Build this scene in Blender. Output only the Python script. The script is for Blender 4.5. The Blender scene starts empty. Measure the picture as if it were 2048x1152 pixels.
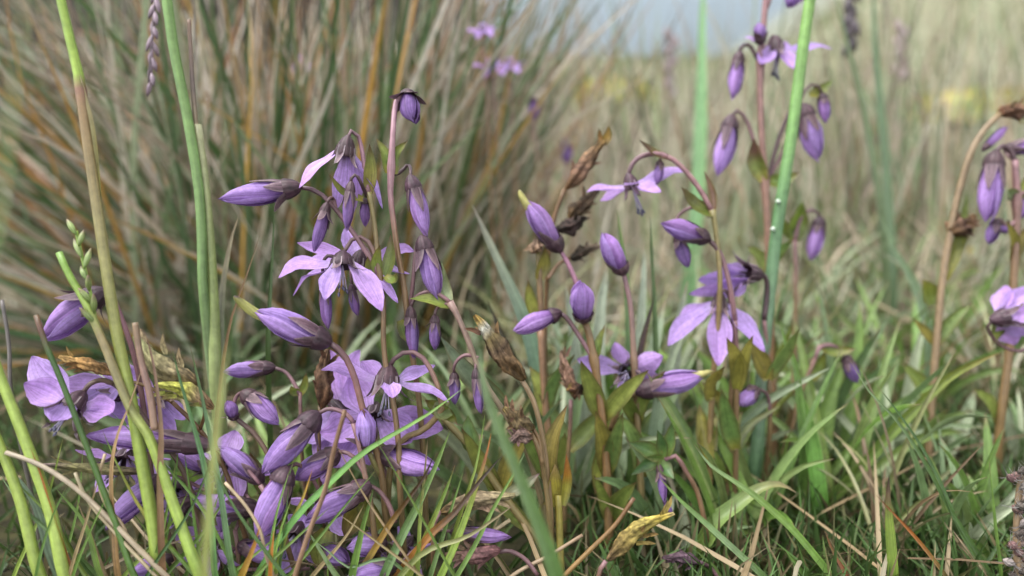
import bpy, math, random
import numpy as np
from mathutils import Vector, Matrix, noise

R = math.radians
rng = random.Random(7)
scene = bpy.context.scene
col = scene.collection

# ------------------------------------------------------------------ camera
PITCH = 8.0
CAM = Vector((0, 0, 0.11))
LENS, SENSOR = 6.8, 9.6
FPX = 2048 * LENS / SENSOR            # focal length in photograph pixels
FOCUS = 0.180
cam_d = bpy.data.cameras.new('camera')
cam_d.sensor_width = SENSOR
cam_d.lens = LENS
cam_d.clip_start = 0.004
cam_d.clip_end = 9000
cam_d.dof.use_dof = True
cam_d.dof.focus_distance = FOCUS
cam_d.dof.aperture_fstop = 1.95
cam_o = bpy.data.objects.new('camera', cam_d)
cam_o.location = CAM
cam_o.rotation_euler = (R(90 - PITCH), 0, 0)
col.objects.link(cam_o)
scene.camera = cam_o

# ------------------------------------------------------------------ sky and sun (overcast)
SUN_EL, SUN_AZ = 66, -105
world = bpy.data.worlds.new('World')
scene.world = world
world.use_nodes = True
wn = world.node_tree.nodes
wl = world.node_tree.links
wn.clear()
sky = wn.new('ShaderNodeTexSky')
sky.sky_type = 'NISHITA'
sky.sun_disc = False
sky.sun_elevation = R(SUN_EL)
sky.sun_rotation = R(SUN_AZ)
sky.altitude = 3500
sky.air_density = 1.0
sky.dust_density = 4.0
hs = wn.new('ShaderNodeHueSaturation')
hs.inputs['Saturation'].default_value = 0.15
bg = wn.new('ShaderNodeBackground')
bg.inputs['Strength'].default_value = 0.085
wo = wn.new('ShaderNodeOutputWorld')
wl.new(sky.outputs[0], hs.inputs['Color'])
wl.new(hs.outputs[0], bg.inputs['Color'])
wl.new(bg.outputs[0], wo.inputs['Surface'])
sun_d = bpy.data.lights.new('sun', 'SUN')
sun_d.energy = 1.1
sun_d.angle = R(50)
sun_d.color = (1.0, 0.97, 0.93)
sun_o = bpy.data.objects.new('sun', sun_d)
az, el = R(SUN_AZ), R(SUN_EL)
sdir = Vector((math.sin(az) * math.cos(el), math.cos(az) * math.cos(el), math.sin(el)))
sun_o.rotation_euler = sdir.to_track_quat('Z', 'Y').to_euler()
sun_o.location = (0, 0, 5)
col.objects.link(sun_o)

vs = scene.view_settings
vs.view_transform = 'Standard'
vs.look = 'None'
vs.gamma = 1.0
vs.use_curve_mapping = False
vs.exposure = 2.8
scene.cycles.use_denoising = True
scene.cycles.max_bounces = 6
scene.cycles.diffuse_bounces = 3
scene.cycles.transmission_bounces = 6
scene.cycles.transparent_max_bounces = 8
scene.cycles.caustics_reflective = False
scene.cycles.caustics_refractive = False

# ------------------------------------------------------------------ placing helpers
cp, sp = math.cos(R(PITCH)), math.sin(R(PITCH))
FWD = Vector((0, cp, -sp))
UP = Vector((0, sp, cp))
RIGHT = Vector((1, 0, 0))


def at(x, y, d):
    return CAM + RIGHT * ((x - 1024) / FPX * d) + UP * ((576 - y) / FPX * d) + FWD * d


def px(n, d):
    return n / FPX * d


def terrain(x, y):
    t = y - 0.7
    z = 0.185 * (math.sqrt(t * t + 0.09) + t) / 2 - 0.0075
    k = min(1.0, max(0.0, (y - 0.25) / 3.0))
    z += k * (0.05 * math.sin(1.7 * x + 0.6 * y) + 0.03 * math.sin(4.1 * x - 2.3 * y + 1))
    q = x - 0.34 * y
    z += 0.75 * (math.sqrt(q * q + .04) + q) / 2 * min(1.0, max(0.0, (y - 1.0) / 3.0))
    if y > 13:
        z -= 0.012 * (y - 13) ** 2 / (1 + 0.03 * (y - 13))
    return z


def smooth_path(pts, n):
    """Catmull-Rom through pts, n+1 samples evenly spread over the chords."""
    P = [Vector(p) for p in pts]
    if len(P) == 2:
        return [P[0].lerp(P[1], i / n) for i in range(n + 1)]
    P = [P[0] * 2 - P[1]] + P + [P[-1] * 2 - P[-2]]
    segs = len(P) - 3
    lens = [(P[i + 2] - P[i + 1]).length for i in range(segs)]
    tot = sum(lens)
    out = []
    for i in range(n + 1):
        s = i / n * tot
        k = 0
        while k < segs - 1 and s > lens[k]:
            s -= lens[k]
            k += 1
        t = min(1.0, s / max(lens[k], 1e-9))
        a, b, c, d = P[k], P[k + 1], P[k + 2], P[k + 3]
        out.append(0.5 * ((2 * b) + (c - a) * t + (2 * a - 5 * b + 4 * c - d) * t * t + (3 * b - a - 3 * c + d) * t ** 3))
    return out


def lerp(a, b, t):
    return a + (b - a) * t


def prof(tab, s):
    for i in range(len(tab) - 1):
        if s <= tab[i + 1][0]:
            a, b = tab[i], tab[i + 1]
            t = (s - a[0]) / (b[0] - a[0])
            t = t * t * (3 - 2 * t) * 0.5 + t * 0.5
            return lerp(a[1], b[1], t)
    return tab[-1][1]


def mixc(a, b, t):
    return tuple(lerp(a[i], b[i], t) for i in range(3))


def ramp(stops, s):
    """stops: [(pos, colour)...]"""
    if s <= stops[0][0]:
        return stops[0][1]
    for i in range(len(stops) - 1):
        if s <= stops[i + 1][0]:
            a, b = stops[i], stops[i + 1]
            return mixc(a[1], b[1], (s - a[0]) / max(b[0] - a[0], 1e-6))
    return stops[-1][1]


class G:
    """a growing mesh with uv and pigment per vertex"""

    def __init__(self):
        self.v, self.f, self.uv, self.c = [], [], [], []

    def grid(self, rows, uvrows, crows, closed=False):
        base = len(self.v)
        n = len(rows[0])
        for r, ur, cr in zip(rows, uvrows, crows):
            self.v += [tuple(p) for p in r]
            self.uv += ur
            self.c += cr
        for i in range(len(rows) - 1):
            for j in range(n if closed else n - 1):
                k = (j + 1) % n
                self.f.append((base + i * n + j, base + i * n + k, base + (i + 1) * n + k, base + (i + 1) * n + j))

    def tube(self, pts, rad, n, sides, stops, cap=True):
        P = smooth_path(pts, n)
        rows, us, cs = [], [], []
        t0 = (P[1] - P[0]).normalized()
        ref = Vector((0, -1, 0.1)) if abs(t0.y) < 0.9 else Vector((1, 0, 0))
        side = t0.cross(ref).normalized()
        for i, p in enumerate(P):
            s = i / n
            t = (P[min(i + 1, n)] - P[max(i - 1, 0)]).normalized()
            side = (side - t * side.dot(t)).normalized()
            bn = t.cross(side)
            r = rad(s) if callable(rad) else lerp(rad[0], rad[1], s)
            rows.append([p + (side * math.cos(2 * math.pi * j / sides) + bn * math.sin(2 * math.pi * j / sides)) * r for j in range(sides)])
            us.append([(abs(2 * j / sides - 1), s) for j in range(sides)])
            c = ramp(stops, s)
            cs.append([c] * sides)
        b = len(self.v)
        self.grid(rows, us, cs, True)
        if cap:
            self.f.append(tuple(b + j for j in range(sides))[::-1])
            self.f.append(tuple(b + n * sides + j for j in range(sides)))
        return P

    def ribbon(self, pts, width, n, stops, nrm=None, fold=0.35, cols=3, tab=None, twist=0.0, wav=0.0, edge=None):
        P = smooth_path(pts, n)
        tab = tab or [(0, .75), (.15, 1), (.6, .85), (.88, .42), (1, .03)]
        nrm = Vector(nrm) if nrm is not None else Vector((0, -1, 0.25))
        rows, us, cs = [], [], []
        for i, p in enumerate(P):
            s = i / n
            t = (P[min(i + 1, n)] - P[max(i - 1, 0)]).normalized()
            side = t.cross(nrm)
            if side.length < 1e-4:
                side = t.cross(Vector((1, 0, 0)))
            side.normalize()
            nn = side.cross(t).normalized()
            if twist:
                q = Matrix.Rotation(twist * s, 3, t)
                side, nn = q @ side, q @ nn
            w = width * 0.5 * prof(tab, s)
            row, ur, cr = [], [], []
            c = ramp(stops, s)
            for j in range(cols):
                u = -1 + 2 * j / (cols - 1)
                dz = -fold * w * (1 - abs(u) ** 1.3)
                if wav:
                    dz += wav * w * math.sin(9 * s + 2.2 * u) * abs(u)
                row.append(p + side * (u * w) + nn * dz)
                ur.append((0.5 + u / 2, s))
                cr.append(mixc(c, edge, abs(u) ** 3 * 0.8) if edge else c)
            rows.append(row)
            us.append(ur)
            cs.append(cr)
        self.grid(rows, us, cs)
        return P

    def mesh(self, name, mat, smooth=True):
        me = bpy.data.meshes.new(name)
        me.from_pydata(self.v, [], self.f)
        uv = me.uv_layers.new(name='UVMap')
        li = np.empty(len(me.loops), dtype=np.int32)
        me.loops.foreach_get('vertex_index', li)
        U = np.array(self.uv, dtype=np.float32)
        uv.data.foreach_set('uv', U[li].ravel())
        ca = me.color_attributes.new('Col', 'FLOAT_COLOR', 'POINT')
        C = np.ones((len(self.v), 4), dtype=np.float32)
        C[:, :3] = np.array(self.c, dtype=np.float32)
        ca.data.foreach_set('color', C.ravel())
        if smooth:
            me.polygons.foreach_set('use_smooth', np.ones(len(me.polygons), dtype=bool))
        me.materials.append(mat)
        me.update()
        return me


def add(name, me, parent=None, mat4=None):
    o = bpy.data.objects.new(name, me)
    col.objects.link(o)
    if parent is not None:
        o.parent = parent
    if mat4 is not None:
        o.matrix_local = mat4
    return o


def tag(o, label, cat, group=None):
    o['label'] = label
    o['category'] = cat
    if group:
        o['group'] = group
    return o


def empty(name, loc, label, cat, group=None):
    o = bpy.data.objects.new(name, None)
    o.empty_display_size = 0.01
    o.location = loc
    col.objects.link(o)
    return tag(o, label, cat, group)


# ------------------------------------------------------------------ materials
def plant_mat(name, rough=0.5, transl=0.25, vu=26, vv=1.6, vein=0.35, spec=0.4, hue=0.015, val=0.14, bump=0.25, blotch=0.25, bscale=260, sheen=0.0):
    m = bpy.data.materials.new(name)
    m.use_nodes = True
    nt = m.node_tree
    N, L = nt.nodes, nt.links
    N.clear()
    out = N.new('ShaderNodeOutputMaterial')
    pr = N.new('ShaderNodeBsdfPrincipled')
    pr.inputs['Roughness'].default_value = rough
    pr.inputs['Specular IOR Level'].default_value = spec
    if sheen:
        pr.inputs['Sheen Weight'].default_value = sheen
    at_ = N.new('ShaderNodeAttribute')
    at_.attribute_name = 'Col'
    oi = N.new('ShaderNodeObjectInfo')
    hsv = N.new('ShaderNodeHueSaturation')
    L.new(at_.outputs['Color'], hsv.inputs['Color'])
    mh = N.new('ShaderNodeMapRange')
    mh.inputs['To Min'].default_value = 0.5 - hue
    mh.inputs['To Max'].default_value = 0.5 + hue
    L.new(oi.outputs['Random'], mh.inputs['Value'])
    L.new(mh.outputs[0], hsv.inputs['Hue'])
    fr = N.new('ShaderNodeMath')
    fr.operation = 'MULTIPLY'
    fr.inputs[1].default_value = 7.31
    L.new(oi.outputs['Random'], fr.inputs[0])
    fr2 = N.new('ShaderNodeMath')
    fr2.operation = 'FRACT'
    L.new(fr.outputs[0], fr2.inputs[0])
    mv = N.new('ShaderNodeMapRange')
    mv.inputs['To Min'].default_value = 1 - val
    mv.inputs['To Max'].default_value = 1 + val
    L.new(fr2.outputs[0], mv.inputs['Value'])
    L.new(mv.outputs[0], hsv.inputs['Value'])
    uv = N.new('ShaderNodeUVMap')
    uv.uv_map = 'UVMap'
    mp = N.new('ShaderNodeMapping')
    mp.inputs['Scale'].default_value = (vu, vv, 1)
    L.new(uv.outputs[0], mp.inputs['Vector'])
    ad = N.new('ShaderNodeVectorMath')
    ad.operation = 'ADD'
    cb = N.new('ShaderNodeCombineXYZ')
    L.new(oi.outputs['Random'], cb.inputs[2])
    sc = N.new('ShaderNodeVectorMath')
    sc.operation = 'SCALE'
    sc.inputs['Scale'].default_value = 40
    L.new(cb.outputs[0], sc.inputs[0])
    L.new(mp.outputs[0], ad.inputs[0])
    L.new(sc.outputs[0], ad.inputs[1])
    nz = N.new('ShaderNodeTexNoise')
    nz.inputs['Scale'].default_value = 1.0
    nz.inputs['Detail'].default_value = 3
    L.new(ad.outputs[0], nz.inputs['Vector'])
    m1 = N.new('ShaderNodeMapRange')
    m1.inputs['From Min'].default_value = 0.3
    m1.inputs['From Max'].default_value = 0.7
    m1.inputs['To Min'].default_value = 1 - vein
    m1.inputs['To Max'].default_value = 1 + vein * 0.6
    L.new(nz.outputs['Fac'], m1.inputs['Value'])
    geo = N.new('ShaderNodeNewGeometry')
    n2 = N.new('ShaderNodeTexNoise')
    n2.inputs['Scale'].default_value = bscale
    n2.inputs['Detail'].default_value = 5
    n2.inputs['Roughness'].default_value = 0.65
    L.new(geo.outputs['Position'], n2.inputs['Vector'])
    m2 = N.new('ShaderNodeMapRange')
    m2.inputs['From Min'].default_value = 0.3
    m2.inputs['From Max'].default_value = 0.7
    m2.inputs['To Min'].default_value = 1 - blotch
    m2.inputs['To Max'].default_value = 1 + blotch
    L.new(n2.outputs['Fac'], m2.inputs['Value'])
    mm = N.new('ShaderNodeMath')
    mm.operation = 'MULTIPLY'
    L.new(m1.outputs[0], mm.inputs[0])
    L.new(m2.outputs[0], mm.inputs[1])
    vm = N.new('ShaderNodeVectorMath')
    vm.operation = 'SCALE'
    L.new(hsv.outputs[0], vm.inputs[0])
    L.new(mm.outputs[0], vm.inputs['Scale'])
    L.new(vm.outputs[0], pr.inputs['Base Color'])
    bp = N.new('ShaderNodeBump')
    bp.inputs['Strength'].default_value = bump
    bp.inputs['Distance'].default_value = 0.0003
    hm = N.new('ShaderNodeMath')
    hm.operation = 'ADD'
    L.new(nz.outputs['Fac'], hm.inputs[0])
    L.new(n2.outputs['Fac'], hm.inputs[1])
    L.new(hm.outputs[0], bp.inputs['Height'])
    L.new(bp.outputs[0], pr.inputs['Normal'])
    if transl > 0:
        tr = N.new('ShaderNodeBsdfTranslucent')
        L.new(vm.outputs[0], tr.inputs['Color'])
        L.new(bp.outputs[0], tr.inputs['Normal'])
        mx = N.new('ShaderNodeMixShader')
        mx.inputs['Fac'].default_value = transl
        L.new(pr.outputs[0], mx.inputs[1])
        L.new(tr.outputs[0], mx.inputs[2])
        L.new(mx.outputs[0], out.inputs['Surface'])
    else:
        L.new(pr.outputs[0], out.inputs['Surface'])
    return m


M = {
    'petal': plant_mat('petal', 0.40, 0.34, 20, 1.0, 0.30, 0.28, 0.014, 0.12, 0.45, 0.20, 900, 0.0),
    'calyx': plant_mat('calyx', 0.5, 0.10, 9, 2.0, 0.45, 0.4, 0.02, 0.2, 0.5, 0.3, 1100),
    'stem': plant_mat('stem', 0.42, 0.05, 5, 9, 0.22, 0.45, 0.01, 0.1, 0.25, 0.22, 350),
    'leaf': plant_mat('leaf', 0.38, 0.30, 14, 1.5, 0.28, 0.45, 0.015, 0.15, 0.3, 0.3, 420),
    'blade': plant_mat('grass_blade', 0.36, 0.22, 14, 0.7, 0.42, 0.5, 0.012, 0.15, 0.35, 0.22, 300),
    'far_blade': plant_mat('meadow_blade', 0.5, 0.25, 6, 0.7, 0.2, 0.3, 0.0, 0.0, 0.0, 0.15, 40),
    'dry': plant_mat('dry_tissue', 0.7, 0.08, 14, 2.0, 0.6, 0.25, 0.02, 0.2, 1.0, 0.5, 900),
    'stamen': plant_mat('stamen', 0.5, 0.1, 4, 3, 0.2, 0.3, 0.02, 0.1, 0.2, 0.2, 900),
    'moss': plant_mat('moss', 0.7, 0.15, 4, 1, 0.2, 0.2, 0.0, 0.0, 0.0, 0.3, 120),
}


def ground_mat(name, stops, s1, s2, bump=0.6, dist=0.004, far=None):
    m = bpy.data.materials.new(name)
    m.use_nodes = True
    nt = m.node_tree
    N, L = nt.nodes, nt.links
    pr = N['Principled BSDF']
    pr.inputs['Roughness'].default_value = 0.9
    pr.inputs['Specular IOR Level'].default_value = 0.2
    tc = N.new('ShaderNodeNewGeometry')
    a = N.new('ShaderNodeTexNoise')
    a.inputs['Scale'].default_value = s1
    a.inputs['Detail'].default_value = 8
    a.inputs['Roughness'].default_value = 0.7
    b = N.new('ShaderNodeTexNoise')
    b.inputs['Scale'].default_value = s2
    b.inputs['Detail'].default_value = 6
    L.new(tc.outputs['Position'], a.inputs['Vector'])
    L.new(tc.outputs['Position'], b.inputs['Vector'])
    mx = N.new('ShaderNodeMath')
    mx.operation = 'ADD'
    L.new(a.outputs['Fac'], mx.inputs[0])
    L.new(b.outputs['Fac'], mx.inputs[1])
    h = N.new('ShaderNodeMath')
    h.operation = 'MULTIPLY'
    h.inputs[1].default_value = 0.5
    L.new(mx.outputs[0], h.inputs[0])
    r = N.new('ShaderNodeValToRGB')
    cr = r.color_ramp
    cr.elements[0].position, cr.elements[0].color = stops[0][0], (*stops[0][1], 1)
    cr.elements[1].position, cr.elements[1].color = stops[-1][0], (*stops[-1][1], 1)
    for p, c in stops[1:-1]:
        e = cr.elements.new(p)
        e.color = (*c, 1)
    L.new(h.outputs[0], r.inputs[0])
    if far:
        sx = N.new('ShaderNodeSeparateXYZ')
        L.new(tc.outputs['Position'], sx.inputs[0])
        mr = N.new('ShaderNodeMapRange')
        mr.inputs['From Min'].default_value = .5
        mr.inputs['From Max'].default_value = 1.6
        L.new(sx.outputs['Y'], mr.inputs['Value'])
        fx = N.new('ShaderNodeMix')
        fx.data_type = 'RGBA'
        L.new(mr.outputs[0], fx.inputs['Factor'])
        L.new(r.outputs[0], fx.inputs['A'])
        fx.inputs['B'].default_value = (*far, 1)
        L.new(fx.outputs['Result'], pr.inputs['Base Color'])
    else:
        L.new(r.outputs[0], pr.inputs['Base Color'])
    bp = N.new('ShaderNodeBump')
    bp.inputs['Strength'].default_value = bump
    bp.inputs['Distance'].default_value = dist
    L.new(b.outputs['Fac'], bp.inputs['Height'])
    L.new(bp.outputs[0], pr.inputs['Normal'])
    return m


# pigments (linear albedo)
LIL = (0.45, 0.27, 0.63)
LIL_D = (0.20, 0.10, 0.30)
LIL_L = (0.58, 0.40, 0.77)
CAL = (0.050, 0.024, 0.032)
CAL_L = (0.16, 0.095, 0.115)
ST_BR = (0.20, 0.125, 0.06)
ST_PK = (0.26, 0.14, 0.15)
ST_OL = (0.19, 0.16, 0.06)
ST_DK = (0.08, 0.045, 0.05)
LF_G = (0.17, 0.24, 0.05)
LF_Y = (0.30, 0.27, 0.05)
LF_B = (0.12, 0.06, 0.035)
GR_Y = (0.27, 0.37, 0.075)
GR_G = (0.15, 0.25, 0.05)
GR_D = (0.075, 0.14, 0.038)
GR_B = (0.20, 0.28, 0.13)
STRAW = (0.40, 0.31, 0.19)
STRAW_D = (0.22, 0.15, 0.085)
ORANGE = (0.42, 0.17, 0.03)
BROWN = (0.14, 0.075, 0.03)
BLACK = (0.025, 0.02, 0.015)

# ------------------------------------------------------------------ the setting
def build_ground():
    g = G()
    rs = [0.0] + list(np.geomspace(0.06, 2600, 74))
    na = 120
    rows, us, cs = [], [], []
    for r in rs:
        row, ur = [], []
        for k in range(na):
            a = 2 * math.pi * k / na
            x, y = r * math.sin(a), r * math.cos(a)
            z = terrain(x, y) if y < 13 else terrain(x, min(y, 60)) - max(0, (y - 60)) * 0.03
            if r < 4:
                z += 0.004 * math.sin(43 * x + 5 * math.sin(31 * y)) * math.sin(37 * y + 2) * min(1, r * 4)
            row.append((x, y, z))
            ur.append((x, y))
        rows.append(row)
        us.append(ur)
        cs.append([(.1, .1, .1)] * na)
    g.grid(rows, us, cs, True)
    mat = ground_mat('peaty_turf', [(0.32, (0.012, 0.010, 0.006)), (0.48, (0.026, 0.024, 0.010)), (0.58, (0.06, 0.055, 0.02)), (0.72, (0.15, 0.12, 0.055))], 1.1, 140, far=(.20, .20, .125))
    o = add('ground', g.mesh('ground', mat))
    o['kind'] = 'structure'
    return o


build_ground()


def build_mountain():
    g = G()
    n, mrow = 90, 16
    rows, us, cs = [], [], []
    for j in range(mrow + 1):
        t = j / mrow
        row, ur = [], []
        for i in range(n + 1):
            a = R(-75 + 150 * i / n)
            ridge = 620 + 130 * math.sin(3.1 * a + 1.2) + 70 * math.sin(7.3 * a) + 30 * math.sin(17 * a + 2)
            dist = 1500 + 1300 * t
            z = -130 + (ridge + 130) * t ** 0.9 + 28 * math.sin(23 * a + 9 * t) * math.sin(6 * t + 11 * a) * min(1, 3 * t)
            row.append((dist * math.sin(a), dist * math.cos(a), z))
            ur.append((i / n, t))
        rows.append(row)
        us.append(ur)
        cs.append([(.1, .1, .1)] * (n + 1))
    back = [(p[0] * 1.4, p[1] * 1.4, -130) for p in rows[-1]]
    rows.append(back)
    us.append(us[-1])
    cs.append(cs[-1])
    g.grid(rows, us, cs)
    mat = ground_mat('mountain_side', [(0.35, (0.04, 0.055, 0.04)), (0.55, (0.07, 0.085, 0.055)), (0.7, (0.11, 0.11, 0.085))], 0.006, 0.03, 0.3, 5)
    o = add('mountain', g.mesh('mountain', mat))
    o['kind'] = 'structure'


build_mountain()


def build_dark_mound():
    """added dark mound, standing in for the dark mass behind the tussock"""
    g = G()
    n, mr = 70, 26
    rows, us, cs = [], [], []
    for j in range(mr + 1):
        v = j / mr
        row, ur = [], []
        for i in range(n + 1):
            u = i / n
            x = -1.75 + 1.76 * u
            prof_h = 0.85 * min(1, (1 - u) / 0.11) ** 0.8 if u < 1 else 0
            prof_h *= min(1, u / 0.12)
            a = math.pi * v
            y = 1.35 + 0.10 * math.sin(5 * u) - 0.42 * math.cos(a) * (0.5 + 0.5 * min(1, (1 - u) * 4))
            h = prof_h * math.sin(a) ** 0.7
            h += 0.03 * math.sin(17 * x + 9 * v) * math.sin(a)
            y += 0.03 * math.sin(21 * x) * math.sin(13 * v)
            row.append((x, y, terrain(x, y) - 0.03 + h))
            ur.append((u, v))
        rows.append(row)
        us.append(ur)
        cs.append([(.1, .1, .1)] * (n + 1))
    g.grid(rows, us, cs)
    mat = ground_mat('dark_mass', [(0.3, (0.018, 0.015, 0.013)), (0.5, (0.05, 0.042, 0.036)), (0.7, (0.12, 0.10, 0.085))], 7, 60, 1.0, 0.02)
    o = add('dark_mound', g.mesh('dark_mound', mat))
    o['kind'] = 'structure'


build_dark_mound()


def quick_blades(name, specs, mat, segs=5):
    """many blades in one mesh (uncountable grass): specs = (root, dir_az, lean, length, droop, width, c0, c1)"""
    K = len(specs)
    S = segs + 1
    root = np.array([s[0] for s in specs], dtype=np.float64)
    azm = np.array([s[1] for s in specs])
    lean = np.array([s[2] for s in specs])
    ln = np.array([s[3] for s in specs])
    dr = np.array([s[4] for s in specs])
    wd = np.array([s[5] for s in specs])
    c0 = np.array([s[6] for s in specs])
    c1 = np.array([s[7] for s in specs])
    face = np.array([s[8] if len(s) > 8 else rng.uniform(-.7, .7) for s in specs])
    wob = np.array([rng.gauss(0, .16) for _ in specs])
    V = np.zeros((K, S, 3, 3))
    C = np.ones((K, S, 3, 4), dtype=np.float32)
    UVs = np.zeros((K, S, 3, 2), dtype=np.float32)
    pos = root.copy()
    out = np.stack([np.sin(azm), np.cos(azm), np.zeros(K)], 1)
    sidev = np.stack([np.cos(face), np.sin(face), np.zeros(K)], 1)
    for i in range(S):
        s = i / segs
        th = lean + dr * s ** 1.5 + wob * math.sin(5 * s)
        if i:
            step = ln / segs
            pos = pos + (out * np.sin(th)[:, None] + np.array([0, 0, 1.0]) * np.cos(th)[:, None]) * step[:, None]
        w = wd * (0.5 * (1 - s ** 2.2) * (0.75 + 0.25 * min(1, s * 5)) + 0.015)
        tng = out * np.sin(th)[:, None] + np.array([0, 0, 1.0]) * np.cos(th)[:, None]
        sd = sidev - tng * (sidev * tng).sum(1)[:, None]
        sd /= np.linalg.norm(sd, axis=1)[:, None] + 1e-9
        nn = np.cross(sd, tng)
        V[:, i, 0] = pos - sd * w[:, None]
        V[:, i, 1] = pos - nn * (0.35 * w)[:, None]
        V[:, i, 2] = pos + sd * w[:, None]
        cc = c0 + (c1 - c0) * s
        for j in range(3):
            C[:, i, j, :3] = cc
            UVs[:, i, j, 0] = j / 2
            UVs[:, i, j, 1] = s
    idx = np.arange(K * S * 3).reshape(K, S, 3)
    F = []
    for j in range(2):
        F.append(np.stack([idx[:, :-1, j], idx[:, :-1, j + 1], idx[:, 1:, j + 1], idx[:, 1:, j]], -1).reshape(-1, 4))
    F = np.concatenate(F)
    me = bpy.data.meshes.new(name)
    me.vertices.add(K * S * 3)
    me.vertices.foreach_set('co', V.ravel())
    me.loops.add(F.size)
    me.loops.foreach_set('vertex_index', F.ravel().astype(np.int32))
    me.polygons.add(len(F))
    me.polygons.foreach_set('loop_start', (np.arange(len(F)) * 4).astype(np.int32))
    me.polygons.foreach_set('use_smooth', np.ones(len(F), dtype=bool))
    me.update(calc_edges=True)
    ca = me.color_attributes.new('Col', 'FLOAT_COLOR', 'POINT')
    ca.data.foreach_set('color', C.ravel())
    uv = me.uv_layers.new(name='UVMap')
    uv.data.foreach_set('uv', UVs.reshape(-1, 2)[F.ravel()].ravel())
    me.materials.append(mat)
    me.validate()
    return me


def pick(cols, jit=0.18):
    c = rng.choice(cols)
    k = 1 + rng.uniform(-jit, jit)
    return tuple(v * k for v in c)


PALE = (0.47, 0.44, 0.33)
OLIVE = (0.28, 0.28, 0.13)
SAGE = (0.36, 0.41, 0.26)

# meadow: uncountable grass running up the slope
def build_meadow():
    sp_ = []
    for i in range(26000):
        y = math.exp(rng.uniform(math.log(0.44), math.log(15)))
        x = rng.uniform(-1.0, 1.0) * (0.95 * y + 0.3)
        if x < -0.1 * y and y < 1.1 and rng.random() < 0.8:
            continue
        h = rng.uniform(0.03, 0.11) * (1 + 0.05 * y)
        w = rng.uniform(0.0016, 0.0032) * (1 + 0.55 * y)
        nv_ = noise.noise(Vector((x * 2.6 / (.4 + .35 * y), y * 1.5 / (.4 + .35 * y), 3.1))) + rng.gauss(0, .12)
        if nv_ > .12:
            c = pick([PALE, (.55, .50, .40), (.50, .42, .31)], .25)
        elif nv_ < -.14:
            c = pick([(.16, .2, .09), (.20, .26, .12), (.22, .17, .10), OLIVE], .3)
        else:
            c = pick([PALE, OLIVE, SAGE, (.48, .40, .29), (0.33, 0.33, 0.19), SAGE, (.22, .27, .13)], .3)
        sp_.append(((x, y, terrain(x, y) - 0.004), rng.uniform(0, 6.28), rng.uniform(0, .5), h, rng.uniform(0, .9), w, tuple(v * .8 for v in c), c))
    for i in range(1700):
        y = math.exp(rng.uniform(math.log(0.5), math.log(3.5)))
        x = rng.uniform(-.2, 1.0) * (0.95 * y + 0.3)
        h = rng.uniform(0.10, 0.30) * (1 + .05 * y)
        c = pick([PALE, (.55, .47, .35), SAGE, (.36, .25, .16), (.24, .30, .14), (.45, .36, .28), (.16, .13, .09), (.15, .2, .1)], .25)
        sp_.append(((x, y, terrain(x, y) - 0.004), rng.uniform(0, 6.28), rng.uniform(0, .3), h, rng.uniform(0, .5), rng.uniform(.0016, .003) * (1 + .35 * y), tuple(v * .85 for v in c), c))
    o = add('meadow_grass', quick_blades('meadow_grass', sp_, M['far_blade'], 4))
    o['kind'] = 'stuff'
    tag(o, 'pale olive and straw meadow grass running up the slope behind the flowers', 'grass')
    # short bright green sward round the stems
    sp_ = []
    for i in range(24000):
        y = math.exp(rng.uniform(math.log(0.10), math.log(0.62)))
        x = rng.uniform(-1.0, 1.0) * (0.85 * y + 0.08)
        if x < 0.02 and rng.random() < 0.7:
            continue
        h = rng.uniform(0.006, 0.026) * (1 + 0.8 * y)
        w = rng.uniform(0.0006, 0.0015) * (1 + y)
        c = pick([GR_D, GR_D, (0.07, 0.13, 0.03), (0.06, 0.11, 0.03), (0.10, 0.16, 0.04), (.13, .13, .05), (.2, .16, .08)], .3)
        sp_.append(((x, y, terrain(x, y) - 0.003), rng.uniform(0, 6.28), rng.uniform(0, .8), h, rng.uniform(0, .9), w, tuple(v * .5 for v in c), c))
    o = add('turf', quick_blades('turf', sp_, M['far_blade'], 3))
    o['kind'] = 'stuff'
    tag(o, 'short fine dark green turf on the peaty ground', 'turf')
    sp_ = []
    for i in range(900):
        y = math.exp(rng.uniform(math.log(0.33), math.log(0.9)))
        x = rng.uniform(-.1, 1.0) * (0.85 * y + 0.08)
        c = pick([STRAW, (.45, .36, .24), PALE, (.3, .2, .11), (.36, .36, .2), SAGE], .25)
        sp_.append(((x, y, terrain(x, y) - .003), rng.uniform(0, 6.28), rng.uniform(.1, .9), rng.uniform(.03, .11), rng.uniform(0, .9), rng.uniform(.0009, .0022), c, c))
    o = add('standing_dead_grass', quick_blades('standing_dead_grass', sp_, M['far_blade'], 5))
    o['kind'] = 'stuff'
    tag(o, 'thin dead straw blades standing between the flower stems', 'dead grass')
    # fallen dead grass
    sp_ = []
    for i in range(240):
        y = math.exp(rng.uniform(math.log(0.14), math.log(1.2)))
        x = rng.uniform(-1.0, 1.0) * (0.85 * y + 0.08)
        c = pick([STRAW, STRAW_D, (0.3, 0.22, 0.12), (0.33, 0.29, 0.2)], .25)
        sp_.append(((x, y, terrain(x, y) + rng.uniform(0.0, 0.014)), rng.uniform(0, 6.28), rng.uniform(1.1, 1.45), rng.uniform(.02, .08), rng.uniform(0.0, .3), rng.uniform(.0008, .0018), c, tuple(v * .8 for v in c)))
    o = add('grass_litter', quick_blades('grass_litter', sp_, M['far_blade'], 4))
    o['kind'] = 'stuff'
    tag(o, 'dead straw coloured grass litter lying on the turf', 'dead grass')


build_meadow()


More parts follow.
